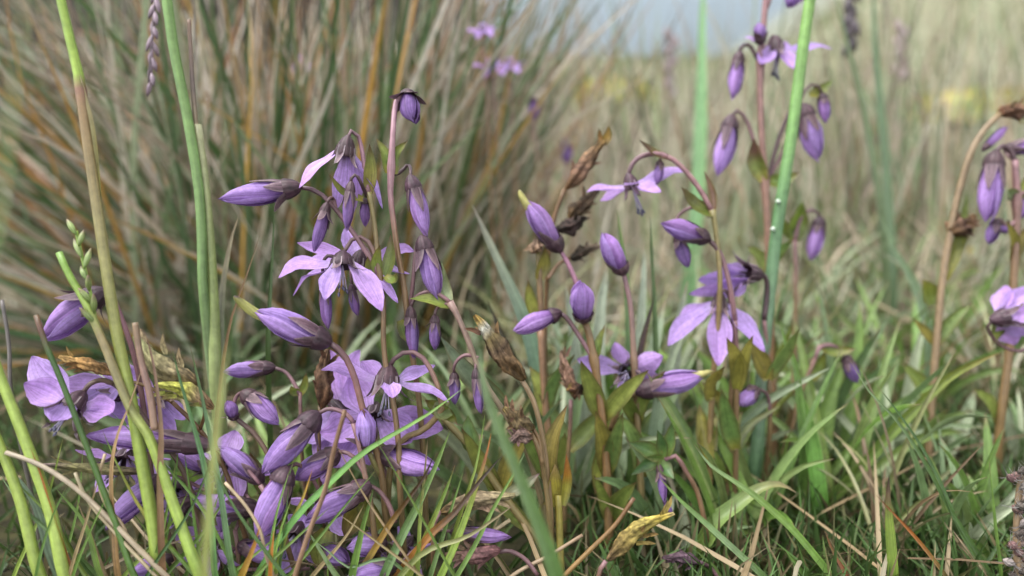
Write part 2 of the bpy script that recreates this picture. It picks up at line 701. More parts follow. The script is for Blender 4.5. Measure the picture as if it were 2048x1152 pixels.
# ------------------------------------------------------------------ tussock grass behind the left flowers
def tussock(name, label, ctr, rad, n_part, n_stuff, lens, seed, back_limit=0.27, cols=None, wid=(0.0016, 0.0034)):
    r0 = random.Random(seed)
    base = Vector((ctr[0], ctr[1], terrain(ctr[0], ctr[1])))
    root = empty(name, base, label, 'tussock grass')
    cand = []
    tries = 0
    while len(cand) < n_part + n_stuff and tries < 30000:
        tries += 1
        a = r0.uniform(0, 6.283)
        rr = rad * math.sqrt(r0.random())
        lx, ly = rr * math.sin(a), rr * math.cos(a)
        az_ = a + r0.gauss(0, .8)
        lean = 0.06 + (1.25 if math.sin(az_) < 0 else .46) * (rr / rad) ** .7 * r0.uniform(.5, 1.1)
        ln = r0.uniform(*lens) * (1 if math.sin(az_) < .1 else .8)
        dr = r0.uniform(0.0, 0.6 if math.sin(az_) < 0 else .35)
        # keep the front clear of the flowers
        th = lean + dr * .5
        reach_y = ctr[1] + ly + math.cos(az_) * math.sin(th) * ln
        if min(ctr[1] + ly, reach_y) < back_limit:
            continue
        c = r0.choice(cols)
        k = r0.uniform(.75, 1.2)
        c = tuple(v * k for v in c)
        tipc = r0.choice([c, c, tuple(v * .8 for v in c), STRAW, STRAW_D, ORANGE if r0.random() < .3 else c])
        cand.append((lx, ly, az_, lean, ln, dr, r0.uniform(*wid), c, tipc))
    cand.sort(key=lambda q: reach(q, ctr))
    parts, rest = cand[:n_part], cand[n_part:]
    for q in parts:
        lx, ly, az_, lean, ln, dr, w, c, tc = q
        g = G()
        pts = []
        p = Vector((lx, ly, 0))
        kink, kp = r0.uniform(-.5, .5), r0.uniform(.3, 1.2)
        for i in range(6):
            s = i / 5
            th = lean + dr * s ** 1.5 + (kink if s > kp else 0)
            if i:
                p = p + Vector((math.sin(az_) * math.sin(th), math.cos(az_) * math.sin(th), math.cos(th))) * ln / 5
            pts.append(p.copy())
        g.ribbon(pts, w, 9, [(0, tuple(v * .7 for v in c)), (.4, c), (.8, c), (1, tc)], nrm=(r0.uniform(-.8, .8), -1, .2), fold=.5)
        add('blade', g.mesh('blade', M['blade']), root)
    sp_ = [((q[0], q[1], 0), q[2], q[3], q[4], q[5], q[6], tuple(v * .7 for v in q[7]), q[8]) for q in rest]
    if sp_:
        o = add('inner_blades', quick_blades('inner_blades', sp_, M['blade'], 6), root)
        o['kind'] = 'stuff'
    return root


def reach(q, ctr):
    return ctr[1] + q[1] + math.cos(q[2]) * math.sin(q[3] + q[5] * .5) * q[4] * .6


TCOL = [(.44, .38, .28), (.50, .44, .34), (0.56, 0.49, 0.39), (0.40, 0.33, 0.25), (.62, .56, .47), (.46, .37, .27), (.30, .24, .17), (.36, .30, .22), GR_D, (.08, .15, .05), (0.15, 0.21, 0.09), (0.13, 0.19, 0.09), (.10, .16, .07), OLIVE, SAGE, (.24, .31, .16), (0.42, 0.24, 0.07), (.07, .13, .045), (.45, .26, .06)]
tussock('tussock_grass', 'large tussock of tan and green blades fanning out behind the crowded lilac flowers', (-0.15, 0.50), 0.12, 300, 1150, (0.12, 0.42), 3, 0.275, TCOL, (0.0011, 0.0034))
tussock('tussock_grass', 'paler straw tussock standing behind the large tan and green one', (-0.52, 0.9), 0.17, 160, 420, (0.25, 0.5), 5, 0.45, TCOL, (0.0025, 0.005))
tussock('tussock_grass', 'loose upright tussock of brown and green blades on the foot of the dark mound', (-0.20, 0.92), 0.12, 90, 40, (0.12, 0.26), 8, 0.5, TCOL, (0.0025, 0.005))

# ------------------------------------------------------------------ flower parts, shared meshes
rv = random.Random(11)
PET_TAB = [(0, .34), (.15, .56), (.40, .96), (.56, 1.0), (.76, .74), (.92, .32), (1, .04)]
BUD_R = [(0, .50), (.12, .68), (.30, .90), (.48, 1.0), (.66, .93), (.82, .68), (.94, .34), (1, .07)]


def bud_parts(r0, dark=0.0, nsep=5, flare=False, loose=0.0):
    """petals and sepals of one closed bud in its own unit frame (radius .5, length 1)"""
    tw = r0.uniform(.35, .85)
    ba, bm = r0.uniform(0, 6.28), r0.uniform(.05, .22)
    bx, by = bm * math.cos(ba), bm * math.sin(ba)
    over = r0.uniform(.13, .19)
    petals, sepals = [], []
    nu, nv = 10, 16
    L0 = mixc(LIL, LIL_D, dark)
    L1 = mixc(LIL_L, LIL_D, dark)
    LD = mixc(LIL_D, CAL, dark * .6)

    def bent(x, y, z):
        q = z * z - .35 * z
        return (x + bx * q, y + by * q, z)
    for k in range(5):
        g = G()
        rows, us, cs = [], [], []
        ph, p2 = r0.uniform(0, 6), r0.uniform(0, 6)
        endl = r0.uniform(.90, 1.0)
        tone = r0.uniform(-.25, .35)
        sc = r0.uniform(.95, 1.05)
        opn = (loose + r0.choice([0, 0, .3, .6])) * r0.uniform(.0, 1)
        for i in range(nv + 1):
            v = i / nv
            row, ur, cr = [], [], []
            half = .96 * (1 - max(0, (v - .55) / .45) ** 2 * .62)
            for j in range(nu + 1):
                t = -1 + 2 * j / nu
                a = 2 * math.pi * k / 5 + t * half + tw * v + .05 * math.sin(6 * v + p2)
                r = prof(BUD_R, v) * .5 * sc * (.80 + over * t + .05 * math.sin(ph + 5 * v + 2 * t) * v)
                r += .052 * math.cos(t * 1.5) * math.sin(math.pi * v) - .02 * math.exp(-(t * 5) ** 2) * math.sin(math.pi * v)
                r += .016 * math.sin(10 * t + ph + 4 * v) * math.sin(math.pi * v) + opn * .25 * max(0, v - .5)
                r += .055 * noise.noise(Vector((1.6 * math.cos(a), 1.6 * math.sin(a), 3.2 * v + ph))) * (.3 + v) * math.sin(math.pi * min(1, v * .95 + .03))
                z = .06 + .94 * v * endl - .035 * t * t * max(0, v - .8) * 5
                row.append(bent(r * math.cos(a), r * math.sin(a), z))
                ur.append((.5 + t / 2, v))
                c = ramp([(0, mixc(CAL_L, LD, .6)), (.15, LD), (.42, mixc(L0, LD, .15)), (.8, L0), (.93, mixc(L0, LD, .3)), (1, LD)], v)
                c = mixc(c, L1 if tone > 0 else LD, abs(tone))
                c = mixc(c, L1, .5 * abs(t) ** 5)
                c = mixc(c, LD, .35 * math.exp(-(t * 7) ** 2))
                cr.append(c)
            rows.append(row)
            us.append(ur)
            cs.append(cr)
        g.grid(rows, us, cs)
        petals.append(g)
    for k in range(nsep):
        g = G()
        rows, us, cs = [], [], []
        sw = r0.uniform(-.3, .3)
        curl = r0.uniform(0, .10) + (r0.uniform(.3, .7) if flare or r0.random() < .15 else 0)
        ln = r0.uniform(.34, .56)
        for i in range(10):
            v = i / 9
            w = prof([(0, .62), (.3, .60), (.6, .40), (.85, .17), (1, .02)], v)
            row, ur, cr = [], [], []
            for j in range(5):
                t = -1 + 2 * j / 4
                z = .05 + ln * v * (1 - .5 * min(curl, .8) * v)
                r = prof(BUD_R, min(1, z)) * .5 + .03 + curl * v ** 2.2 * .9 - .02 * t * t * v + .012 * math.sin(8 * v + k)
                a = 2 * math.pi * (k + .5) / 5 + t * w + sw * v
                row.append(bent(r * math.cos(a), r * math.sin(a), z))
                ur.append((.5 + t / 2, v))
                c = ramp([(0, CAL), (.45, mixc(CAL, CAL_L, .45)), (1, (.15, .09, .11))], v)
                cr.append(mixc(c, (.27, .19, .21), .7 * abs(t) ** 4))
            rows.append(row)
            us.append(ur)
            cs.append(cr)
        g.grid(rows, us, cs)
        sepals.append(g)
    return petals, sepals


def calyx_cup(k=1.0):
    g = G()
    rows, us, cs = [], [], []
    n = 30
    for i, (z, r) in enumerate([(-.045, .10), (-.03, .14), (0, .24), (.05, .33), (.10, .385), (.16, .43), (.19, .40)]):
        row = []
        for j in range(n):
            a = 2 * math.pi * j / n
            rr = r * (1 + .055 * math.cos(10 * a) * min(1, i / 3))
            row.append((rr * math.cos(a), rr * math.sin(a), z))
        rows.append(row)
        us.append([(j / n, z * 3) for j in range(n)])
        cs.append([mixc(CAL, CAL_L, .35 * (.5 + .5 * math.cos(10 * 2 * math.pi * j / n))) for j in range(n)])
    g.grid(rows, us, cs, True)
    return g


CUP_B = calyx_cup().mesh('bud', M['calyx'])


def stamen_mesh(anther):
    g = G()
    g.tube([(0, 0, 0), (.03, 0, .5), (.02, 0, 1)], (.030, .018), 5, 5, [(0, (.45, .38, .55)), (1, (.35, .32, .42))])
    if anther:
        g.tube([(.02, -.0, .96), (.03, 0, 1.06), (.06, 0, 1.16)], lambda s: .055 * math.sin(math.pi * min(.98, max(.05, s))) + .01, 5, 6, [(0, (.05, .05, .09)), (1, (.12, .11, .16))])
    return g.mesh('stamen' if anther else 'style', M['stamen'])


STAM = stamen_mesh(True)


def frame(base, axis, L, w=None, roll=0.0):
    z = axis.normalized()
    x = z.cross(Vector((0.31, -0.9, 0.2)))
    x.normalize()
    y = z.cross(x)
    q = Matrix((x, y, z)).transposed().to_4x4()
    w = w or L
    return Matrix.Translation(base) @ q @ Matrix.Rotation(roll, 4, 'Z') @ Matrix.Diagonal((w, w, L, 1))


# ------------------------------------------------------------------ a gentian plant
class Plant:
    def __init__(self, label, d, root_px=None, name='gentian_plant', group=None, cat='flower'):
        self.d, self.label, self.name, self.group, self.cat = d, label, name, group, cat
        self.root = None
        self.r0 = random.Random(hash_(label))

    def p(self, t):
        return at(t[0], t[1], self.d + (t[2] * .001 if len(t) > 2 else 0))

    def loc(self, v):
        return v - self.root.location

    def stem(self, pts, w=(9, 13), cols=None, name='stem', to_ground=True, nodes=()):
        P = [self.p(t) for t in pts]
        if to_ground:
            last = P[-1]
            prev = P[-2]
            gz = terrain(last.x, last.y) - .003
            k = (last.z - gz)
            if k > 0.002:
                dv = (last - prev)
                dv = dv / max(abs(dv.z), 1e-4)
                dx = max(-.35, min(.35, dv.x)) * .6
                P.append(Vector((last.x + dx * k * .5, last.y + .003, lerp(last.z, gz, .5))))
                P.append(Vector((last.x + dx * k * .8, last.y + .005, gz)))
        if self.root is None:
            self.root = empty(self.name, P[-1], self.label, self.cat, self.group)
        ra, rb = px(w[0], self.d) / 2, px(w[1], self.d) / 2
        cols = cols or [(0, ST_PK), (.3, ST_BR), (.7, ST_BR), (1, ST_OL)]
        n = max(8, min(40, int(sum((P[i + 1] - P[i]).length for i in range(len(P) - 1)) / .003)))
        nodes_s = []
        for nd in nodes:
            q = self.p(nd)
            S = smooth_path(P, n)
            nodes_s.append(min(range(n + 1), key=lambda i: (S[i] - q).length) / n)

        def rad(s):
            r = lerp(ra, rb, s)
            for ns in nodes_s:
                r += ra * .55 * math.exp(-((s - ns) * n / .9) ** 2)
            return r
        g = G()
        g.tube([self.loc(q) for q in P], rad, n, 8, cols)
        return add(name, g.mesh(name, M['stem']), self.root)

    def ped(self, pts, w=(8, 6), cols=None):
        return self.stem(pts, w, cols or [(0, ST_PK), (.6, mixc(ST_PK, ST_DK, .5)), (1, ST_DK)], 'pedicel', False)

    def leaf(self, a, b, w, bend=6, nrm=None, cols=None, sag=0.0):
        A, B = self.p(a), self.p(b)
        d = B - A
        sd = d.cross(Vector((0, -1, 0))).normalized()
        mid = A.lerp(B, .5) + sd * px(bend, self.d) + Vector((0, -1, 0)) * px(sag, self.d)
        g = G()
        cols = cols or [(0, LF_Y), (.3, LF_G), (.75, mixc(LF_G, LF_Y, .5)), (.95, LF_B), (1, LF_B)]
        if nrm is None:
            nrm = (self.r0.uniform(-.6, .6), -1, self.r0.uniform(-.1, .9))
        g.ribbon([self.loc(A), self.loc(mid), self.loc(B)], px(w, self.d), 10, cols, nrm=nrm, fold=.5, cols=7,
                 tab=[(0, .55), (.22, .95), (.45, 1), (.75, .6), (.93, .2), (1, .03)], wav=.06, edge=mixc(LF_B, LF_G, .35), twist=self.r0.uniform(-.3, .3))
        return add('leaf', g.mesh('leaf', M['leaf']), self.root)

    def bud(self, a, b, w=None, ped=None, flare=False, stig=None, roll=None, sep=5, pw=(8, 6), pc=None, dark=None, loose=0.0):
        A, B = self.p(a), self.p(b)
        L = (B - A).length
        W = px(w * .80, self.d) if w else L * .30
        roll = self.r0.uniform(0, 6.28) if roll is None else roll
        mt = frame(self.loc(A), B - A, L, W, roll)
        o = add('bud', CUP_B, self.root, mt)
        if dark is None:
            dark = .62 if (w or 50) < 37 else self.r0.uniform(-.12, .20)
        pe, se = bud_parts(self.r0, dark, sep, flare, loose)
        for g in pe:
            add('petal', g.mesh('petal', M['petal']), o)
        for g in se:
            add('sepal', g.mesh('sepal', M['calyx']), o)
        if stig:
            T = self.p(stig)
            g = G()
            inv = mt.inverted()
            g.tube([Vector((0, 0, .8)), Vector((0, 0, .95)), inv @ self.loc(B.lerp(T, .5)), inv @ self.loc(T)], lambda s: .17 * (1 - s) ** .6 + .03, 9, 8,
                   [(0, (.45, .42, .18)), (.6, (.50, .46, .16)), (.88, (.33, .3, .1)), (.93, ST_DK), (1, ST_DK)])
            add('pistil', g.mesh('pistil', M['leaf']), o)
        if ped:
            self.ped(list(ped) + [a], pw, pc)
        return o

    def flower(self, a, thr, tips, w=46, arch=.18, face=None, **kw):
        return self._flower(a, thr, tips, w, arch, face=face, **kw)

    def _flower(self, a, thr, tips, w=46, arch=.18, ped=None, stam=(0, 0), L=None, pw=(8, 6), pc=None, calw=44, face=None):
        A, T = self.p(a), self.p(thr)
        ax = (T - A).normalized()
        clen = (T - A).length
        W = px(calw, self.d)
        mt = frame(self.loc(A), ax, 1.0, 1.0, self.r0.uniform(0, 6))
        CL = clen * 5.0
        gc = calyx_cup()
        gc.v = [(a_ * W, b_ * W, c_ * CL) for a_, b_, c_ in gc.v]
        o = add('flower', gc.mesh('flower', M['calyx']), self.root, mt)
        inv = mt.inverted()
        for k, t in enumerate(tips):
            B = self.p(t)
            d = (B - T)
            rad = d - ax * d.dot(ax)
            if rad.length < 1e-6:
                rad = Vector((1, 0, 0))
            rad.normalize()
            st = T - ax * clen * .35 + rad * W * .30
            ln = d.length
            back = -ax
            m1 = st.lerp(B, .35) + back * ln * arch * .55 + ax * 0
            ar2 = arch + self.r0.uniform(-.06, .10)
            m2 = st.lerp(B, .72) + back * ln * ar2 * .9
            bb = back * .75 + Vector((0, -1, .25)) * (face or self.r0.uniform(.3, .8))
            nrm = bb - d.normalized() * bb.dot(d.normalized())
            if nrm.length < .2:
                nrm = Vector((0, -1, .2))
            g = G()
            ww = px(w * self.r0.uniform(.76, .95), self.d)
            cc = [(0, (.48, .38, .60)), (.25, mixc(LIL, LIL_L, .5)), (.6, mixc(LIL, LIL_L, .3)), (.92, LIL), (1, LIL_D)]
            g.ribbon([self.loc(q) for q in (st, m1, m2, B)], ww, 14, cc, nrm=nrm, fold=self.r0.uniform(.15, .6), cols=9, tab=PET_TAB, wav=.13, edge=mixc(LIL, LIL_L, .7), twist=self.r0.uniform(-.25, .25))
            po = add('petal', g.mesh('petal', M['petal']), o)
            po.matrix_local = inv
        for k in range(5):
            ang = 2 * math.pi * k / 5 + .5
            g = G()
            x, y = math.cos(ang), math.sin(ang)
            fl = self.r0.uniform(.3, 1.0)
            g.ribbon([(x * q0 * W, y * q0 * W, q1 * CL) for q0, q1 in ((.38, .08), (.47, .2), (.6 + .25 * fl, .29), (.75 + .4 * fl, .31))], .34 * W, 8,
                     [(0, CAL), (.5, CAL_L), (1, (.22, .16, .17))], nrm=(x, y, .6), fold=.3, cols=5, tab=[(0, .9), (.3, 1), (.65, .6), (1, .05)], edge=(.32, .26, .28))
            add('sepal', g.mesh('sepal', M['calyx']), o)
        # stamens hang in the mouth
        if stam is not None:
            sl = px(52, self.d)
            for k in range(5):
                ang = 2 * math.pi * k / 5
                dirv = (ax + Vector((math.cos(ang), math.sin(ang) * .6, math.sin(ang))) * .16 + RIGHT * stam[0] - UP * stam[1]).normalized()
                fm = frame(self.loc(T - ax * clen * .2), dirv, sl * self.r0.uniform(.8, 1.1), sl * .9, self.r0.uniform(0, 6))
                so = add('stamen', STAM, o)
                so.matrix_local = inv @ fm
        if ped:
            self.ped(list(ped) + [a], pw, pc)
        return o

    def dry(self, a, b, w, tipc=None, bend=0, rough=1.0, cols=None, frays=3):
        A, B = self.p(a), self.p(b)
        if self.root is None:
            self.root = empty(self.name, Vector((A.x, A.y, terrain(A.x, A.y))), self.label, self.cat, self.group)
        L = (B - A).length
        ax = (B - A).normalized()
        x = ax.cross(Vector((.1, -1, .2))).normalized()
        y = ax.cross(x)
        W = px(w * .72, self.d) / 2
        frays = frays * 2
        cols = cols or [(0, BROWN), (.2, (.17, .11, .06)), (.55, (.22, .14, .075)), (.85, (.12, .07, .04)), (1, tipc or (.3, .2, .08))]
        g = G()
        n, m = 22, 20
        rows, us, cs = [], [], []
        p1, p2 = self.r0.uniform(0, 6), self.r0.uniform(0, 6)
        bd = px(bend, self.d)
        for i in range(n + 1):
            s = i / n
            c0 = self.loc(A + ax * L * s + x * (bd * math.sin(math.pi * s) + W * .3 * math.sin(5 * s + p1)))
            r = W * prof([(0, .25), (.08, .6), (.25, .95), (.5, 1), (.75, .62), (.92, .38), (1, .2)], s)
            row = []
            for j in range(m):
                a_ = 2 * math.pi * j / m + 1.2 * s
                k = 1 + rough * (.36 * math.cos(5 * a_ + p2 + 2 * s) + .16 * math.sin(3 * a_ + 9 * s + p1) + .14 * math.sin(17 * s + 2 * a_ + p2) + .1 * self.r0.uniform(-1, 1))
                row.append(c0 + (x * math.cos(a_) + y * math.sin(a_)) * r * k)
            rows.append(row)
            us.append([(j / m, s) for j in range(m)])
            c = ramp(cols, s)
            cs.append([mixc(tuple(v * .45 for v in c), tuple(v * 1.4 for v in c), self.r0.random()) for j in range(m)])
        g.grid(rows, us, cs, True)
        o = add('withered_flower', g.mesh('withered_flower', M['dry']), self.root)
        for k in range(frays):
            f = G()
            an = self.r0.uniform(0, 6.28)
            o1 = x * math.cos(an) + y * math.sin(an)
            s0 = self.r0.uniform(.15, .9)
            q = self.loc(A + ax * L * s0) + o1 * W * .6
            f.ribbon([q, q + ax * L * .12 + o1 * W * .7, q + ax * L * .2 + o1 * W * 1.5], W * .6, 6, [(0, cols[2][1]), (1, tuple(v * 1.4 for v in cols[1][1]))], fold=.6, wav=.4)
            add('torn_petal', f.mesh('torn_petal', M['dry']), o)
        return o


def hash_(s):
    h = 7
    for ch in s:
        h = (h * 131 + ord(ch)) & 0xffffff
    return h


# ================================================================== LEFT CLUSTER
D = .180
# A: tall pink-brown stem with a dark nodding flower at its top
p = Plant('tall pinkish gentian stem topped by one dark short nodding flower with spread sepals', .184)
p.stem([(807, 186, 4), (796, 198, 4), (790, 214, 3), (786, 265), (782, 348), (781, 389), (786, 435), (796, 509), (807, 564), (814, 625), (826, 720, 3), (838, 800, 4), (846, 900, 6), (850, 1000, 8)],
       (11, 13), [(0, (.30, .17, .20)), (.2, (.32, .18, .19)), (.28, ST_BR), (1, ST_OL)], nodes=[(782, 348)])
p.bud((812, 183, 5), (829, 248, 1), 52, flare=True, sep=5, dark=.85)
p.bud((821, 355), (856, 478), 50, ped=[(783, 350), (800, 345, 3), (815, 330, 4), (821, 338, 2)], pw=(8, 7), pc=[(0, ST_DK), (1, ST_DK)])
p.leaf((776, 346), (752, 276), 22, 8)
p.leaf((790, 348), (816, 281), 22, -14)

# B: central stem carrying the open flowers
p = Plant('gentian stem with one horizontal lilac bud and wide open drooping flowers', .180)
p.stem([(737, 385), (741, 398), (747, 435), (753, 481), (757, 540), (763, 575), (767, 610), (767, 680), (773, 740), (786, 800), (797, 889), (800, 980)],
       (9, 14), [(0, ST_OL), (.2, ST_BR), (.6, ST_BR), (1, ST_OL)], nodes=[(738, 390), (757, 556)])
p.flower((695, 279), (688, 316), [(598, 376, -3), (672, 420, 3), (718, 402, 0), (765, 418, 2), (700, 440, 7)], 42, .12, stam=None,
         ped=[(737, 388), (728, 330, 2), (724, 300, 2), (717, 273, 2), (706, 262, 1), (698, 265)], pw=(10, 8), pc=[(0, ST_PK), (.6, (.28, .15, .18)), (1, ST_DK)], calw=48)
p.bud((597, 374, -1), (430, 402, -5), 60, ped=[(757, 553), (748, 530), (722, 488), (699, 455), (676, 424), (648, 393), (622, 378)], pw=(11, 9), roll=.4)
p.bud((654, 408, -2), (627, 505, -3), 32, ped=[(672, 420), (667, 398), (659, 397, -2)], flare=True)
p.bud((702, 366, -4), (691, 466, -5), 30, ped=[(733, 392), (722, 366, -3), (712, 350, -4), (703, 356, -4)], pc=[(0, ST_DK), (1, ST_DK)])
p.bud((729, 398, 2), (730, 455, 2), 26, sep=3)
p.flower((685, 508, -2), (685, 536, -3), [(557, 556, -3), (586, 592, 4), (650, 600, -12), (764, 622, -9), (796, 606, -3)], 50, .14,
         ped=[(757, 553), (751, 515), (740, 488), (722, 474), (703, 480), (693, 496, -1)], pw=(9, 8), pc=[(0, ST_BR), (.5, (.18, .10, .10)), (1, ST_DK)], calw=56)
p.flower((722, 505, 7), (718, 530, 7), [(594, 485, 6), (604, 530, 10), (690, 456, 14), (828, 503, 8), (820, 548, 3)], 44, .05,
         ped=[(757, 553), (744, 520, 4), (732, 495, 7), (724, 494, 7)], calw=46, stam=None)
p.bud((648, 560, 2), (657, 660, 1), 32, ped=[(672, 515, 2), (655, 512, 2), (645, 530, 2)], pc=[(0, ST_DK), (1, ST_DK)])
p.bud((703, 570, 3), (715, 634, 3), 26, ped=[(705, 525, 5), (702, 540, 4)], sep=3)
p.leaf((737, 388), (739, 288, -2), 27, 3, nrm=(.1, -1, .1), cols=[(0, LF_B), (.25, LF_Y), (.7, mixc(LF_G, LF_B, .4)), (1, LF_B)])
p.leaf((727, 398), (657, 346, -6), 30, -12, nrm=(.3, -.6, .8))
p.leaf((758, 556), (760, 490, -3), 24, -6)
p.leaf((768, 556), (781, 468, 1), 26, 5, cols=[(0, LF_G), (.6, mixc(LF_G, LF_B, .3)), (1, LF_B)])
p.leaf((770, 550), (794, 545, -5), 22, 12)
p.leaf((752, 560), (735, 512, -2), 20, -6)

# C: arching stem with hanging small buds
p = Plant('arching olive stem with a yellow-green leaf on its crook and small hanging dark buds', .183)
p.stem([(899, 604), (912, 626), (934, 675), (949, 715), (972, 770), (1012, 830, 2), (1052, 900, 5), (1080, 990, 7)], (11, 14), [(0, (.26, .17, .14)), (.3, (.24, .19, .12)), (1, ST_OL)], nodes=[(900, 606)])
p.ped([(899, 604), (880, 590), (858, 583), (836, 590), (825, 604), (821, 618)], (9, 7))
p.bud((821, 616), (828, 724), 34, flare=False)
p.bud((870, 632), (868, 706), 30, ped=[(896, 606), (880, 612, 1), (871, 622)], pw=(6, 6))
p.bud((844, 476), (876, 604), 56, ped=[(812, 640, 3), (823, 592, 1), (828, 541), (832, 500), (837, 484)], pw=(9, 8))
p.leaf((899, 610), (820, 597, -4), 30, 6, nrm=(.1, -.75, .7), cols=[(0, LF_G), (.5, (.25, .32, .07)), (1, LF_G)])
p.leaf((898, 600), (884, 525, 4), 34, -8, cols=[(0, (.25, .3, .14)), (1, (.2, .24, .12))])
p.bud((908, 746, 1), (912, 812, 1), 30, ped=[(945, 712), (930, 710), (915, 720), (908, 734)])
p.bud((951, 740, -2), (960, 830, -2), 28, ped=[(955, 712), (952, 726)])
p.leaf((1015, 818, 4), (880, 672, 2), 46, -10, nrm=(-.5, -.8, .5), cols=[(0, (.14, .20, .08)), (.5, (.22, .30, .18)), (1, (.24, .32, .2))])
p.leaf((800, 640, 4), (828, 690, 2), 26, 4)

# D: big bud with yellow tip and the star flower over the pale ones
p = Plant('gentian stem with plump veined bud showing a yellow-green tip, curving over the open blooms', .178)
p.stem([(655, 684), (672, 694), (692, 716), (710, 758), (722, 805), (735, 850, 1), (752, 900, 3), (765, 960, 4), (772, 1040, 5)], (13, 15), [(0, ST_DK), (.15, (.20, .10, .09)), (.35, ST_BR), (1, ST_OL)])
p.bud((657, 685), (505, 624, -5), 72, stig=(472, 592, -7), roll=1.1, sep=4)
p = Plant('gentian stem with star flower on an arched pedicel above a pale bloom and torn bud', .181)
p.stem([(880, 792), (886, 815), (850, 858, 2), (805, 880, 3), (783, 930, 3), (775, 1000, 4)], (13, 15), [(0, ST_BR), (1, ST_OL)])
p.flower((777, 736), (773, 776, -1), [(642, 740, 3), (722, 722, 8), (785, 796, -12), (870, 730, 5), (897, 804, -4)], 46, .06,
         ped=[(881, 794), (877, 775), (864, 745), (848, 718), (822, 703), (797, 710), (782, 726)], pw=(11, 9), pc=[(0, ST_BR), (.5, (.2, .11, .11)), (1, ST_DK)], calw=58)
p.flower((752, 812, 14), (745, 840, 9), [(886, 858, 6), (824, 884, 1), (640, 864, 6), (668, 936, 2), (700, 752, 16)], 84, -.06, face=2.0, ped=[(800, 895, 6), (780, 850, 14), (765, 820, 16)], calw=50)
p.flower((660, 800, 18), (690, 830, 14), [(600, 880, 12), (660, 700, 20), (720, 700, 20), (640, 930, 10), (740, 930, 12)], 74, 0, face=2.0, calw=40, stam=None)
p.bud((736, 902, -1), (729, 816, -5), 50, dark=-.45, loose=1.0, flare=True)
p.ped([(766, 960, 2), (752, 935), (738, 905, -1)], (12, 10), [(0, ST_OL), (1, ST_OL)])
p.bud((762, 905, 2), (878, 948, -1), 66, ped=[(778, 960, 4), (764, 930, 4), (756, 912, 3)], pw=(10, 8), roll=2.0, sep=3)
p.leaf((880, 800), (905, 830, -3), 42, 10, cols=[(0, (.15, .2, .08)), (1, (.12, .17, .06))])
p.leaf((868, 820), (915, 850, -2), 30, -8)

# E: crowd of buds low down, left of centre
p = Plant('low crowd of plump lilac buds pointing downward beneath the yellow-tipped bud', .178)
p.stem([(706, 846), (716, 880), (728, 940), (742, 1010), (750, 1080)], (10, 15), [(0, ST_PK), (.4, ST_BR), (1, ST_OL)])
p.bud((634, 829), (522, 952, -4), 74, ped=[(707, 846), (695, 830), (675, 820), (655, 818)], pw=(10, 8), flare=False, roll=.2)
p.bud((676, 904, 3), (582, 962, 1), 62, ped=[(735, 960), (722, 935), (705, 912), (688, 904)], pw=(9, 8), roll=2.6)
p.bud((574, 938, -4), (514, 1084, -8), 74, ped=[(640, 985, 4), (620, 950, 2), (595, 928)], pw=(8, 8), roll=1.0, sep=3)
p.bud((736, 970, -1), (606, 1046, -5), 66, ped=[(790, 1045), (778, 1010), (758, 982)], pw=(11, 9), roll=3.4)
p.bud((487, 785, -1), (562, 848, -2), 54, ped=[(466, 830), (470, 800), (478, 788)], pw=(8, 8), roll=4.0)
p.ped([(580, 980), (548, 930), (522, 885), (500, 858), (478, 842), (466, 830)], (11, 10), [(0, ST_BR), (1, ST_DK)])
p.bud((470, 838), (455, 800, -2), 34, sep=4)
p.bud((547, 735, 16), (443, 741, 14), 46, ped=[(600, 790, 14), (590, 770, 15), (572, 745, 16)], pw=(9, 8))
p.stem([(600, 785, 14), (602, 850, 14), (606, 940, 14)], (8, 9))
p.leaf((600, 790, 14), (612, 745, 13), 18, 4)
p.leaf((598, 788, 14), (582, 772, 12), 20, -4)
p.ped([(545, 960, 6), (528, 1000, 2), (520, 1080, 2)], (10, 12))
p.bud((523, 962, 0), (436, 890, -3), 52, ped=[(560, 1005, 2), (542, 985)], roll=1.7)
p.bud((515, 1018, 2), (378, 1006, -3), 56, ped=[(560, 1040, 3), (538, 1024, 3)], roll=.9)
p.flower((600, 1050, 6), (585, 1075, 3), [(500, 1110, 2), (560, 1150, -2), (640, 1130, 0), (610, 1030, 8), (520, 1060, 8)], 62, 0, calw=46)
p.bud((800, 1128, -2), (690, 1156, -5), 52, ped=[(830, 1100), (818, 1110)])
p.leaf((760, 1060, 4), (715, 960, 2), 40, -8, cols=[(0, LF_Y), (.5, (.24, .25, .05)), (1, LF_B)])
p.leaf((742, 1010, 6), (690, 1080, 2), 60, 10, cols=[(0, LF_G), (.5, LF_Y), (1, LF_B)])
p.leaf((560, 1000, 8), (500, 905, 6), 40, -10, cols=[(0, LF_Y), (.5, LF_G), (1, LF_B)])
p.leaf((655, 1060, 3), (640, 1140, -2), 50, 8)

p.bud((770, 1085, 2), (690, 1100, -2), 54, ped=[(800, 1110, 4), (790, 1090, 3)])
p.bud((480, 1090, 4), (560, 1120, 0), 50, ped=[(450, 1130, 6), (460, 1105, 5)])
p.bud((640, 1095, 4), (700, 1125, 0), 50, ped=[(620, 1130, 6), (625, 1105, 5)], dark=.4)
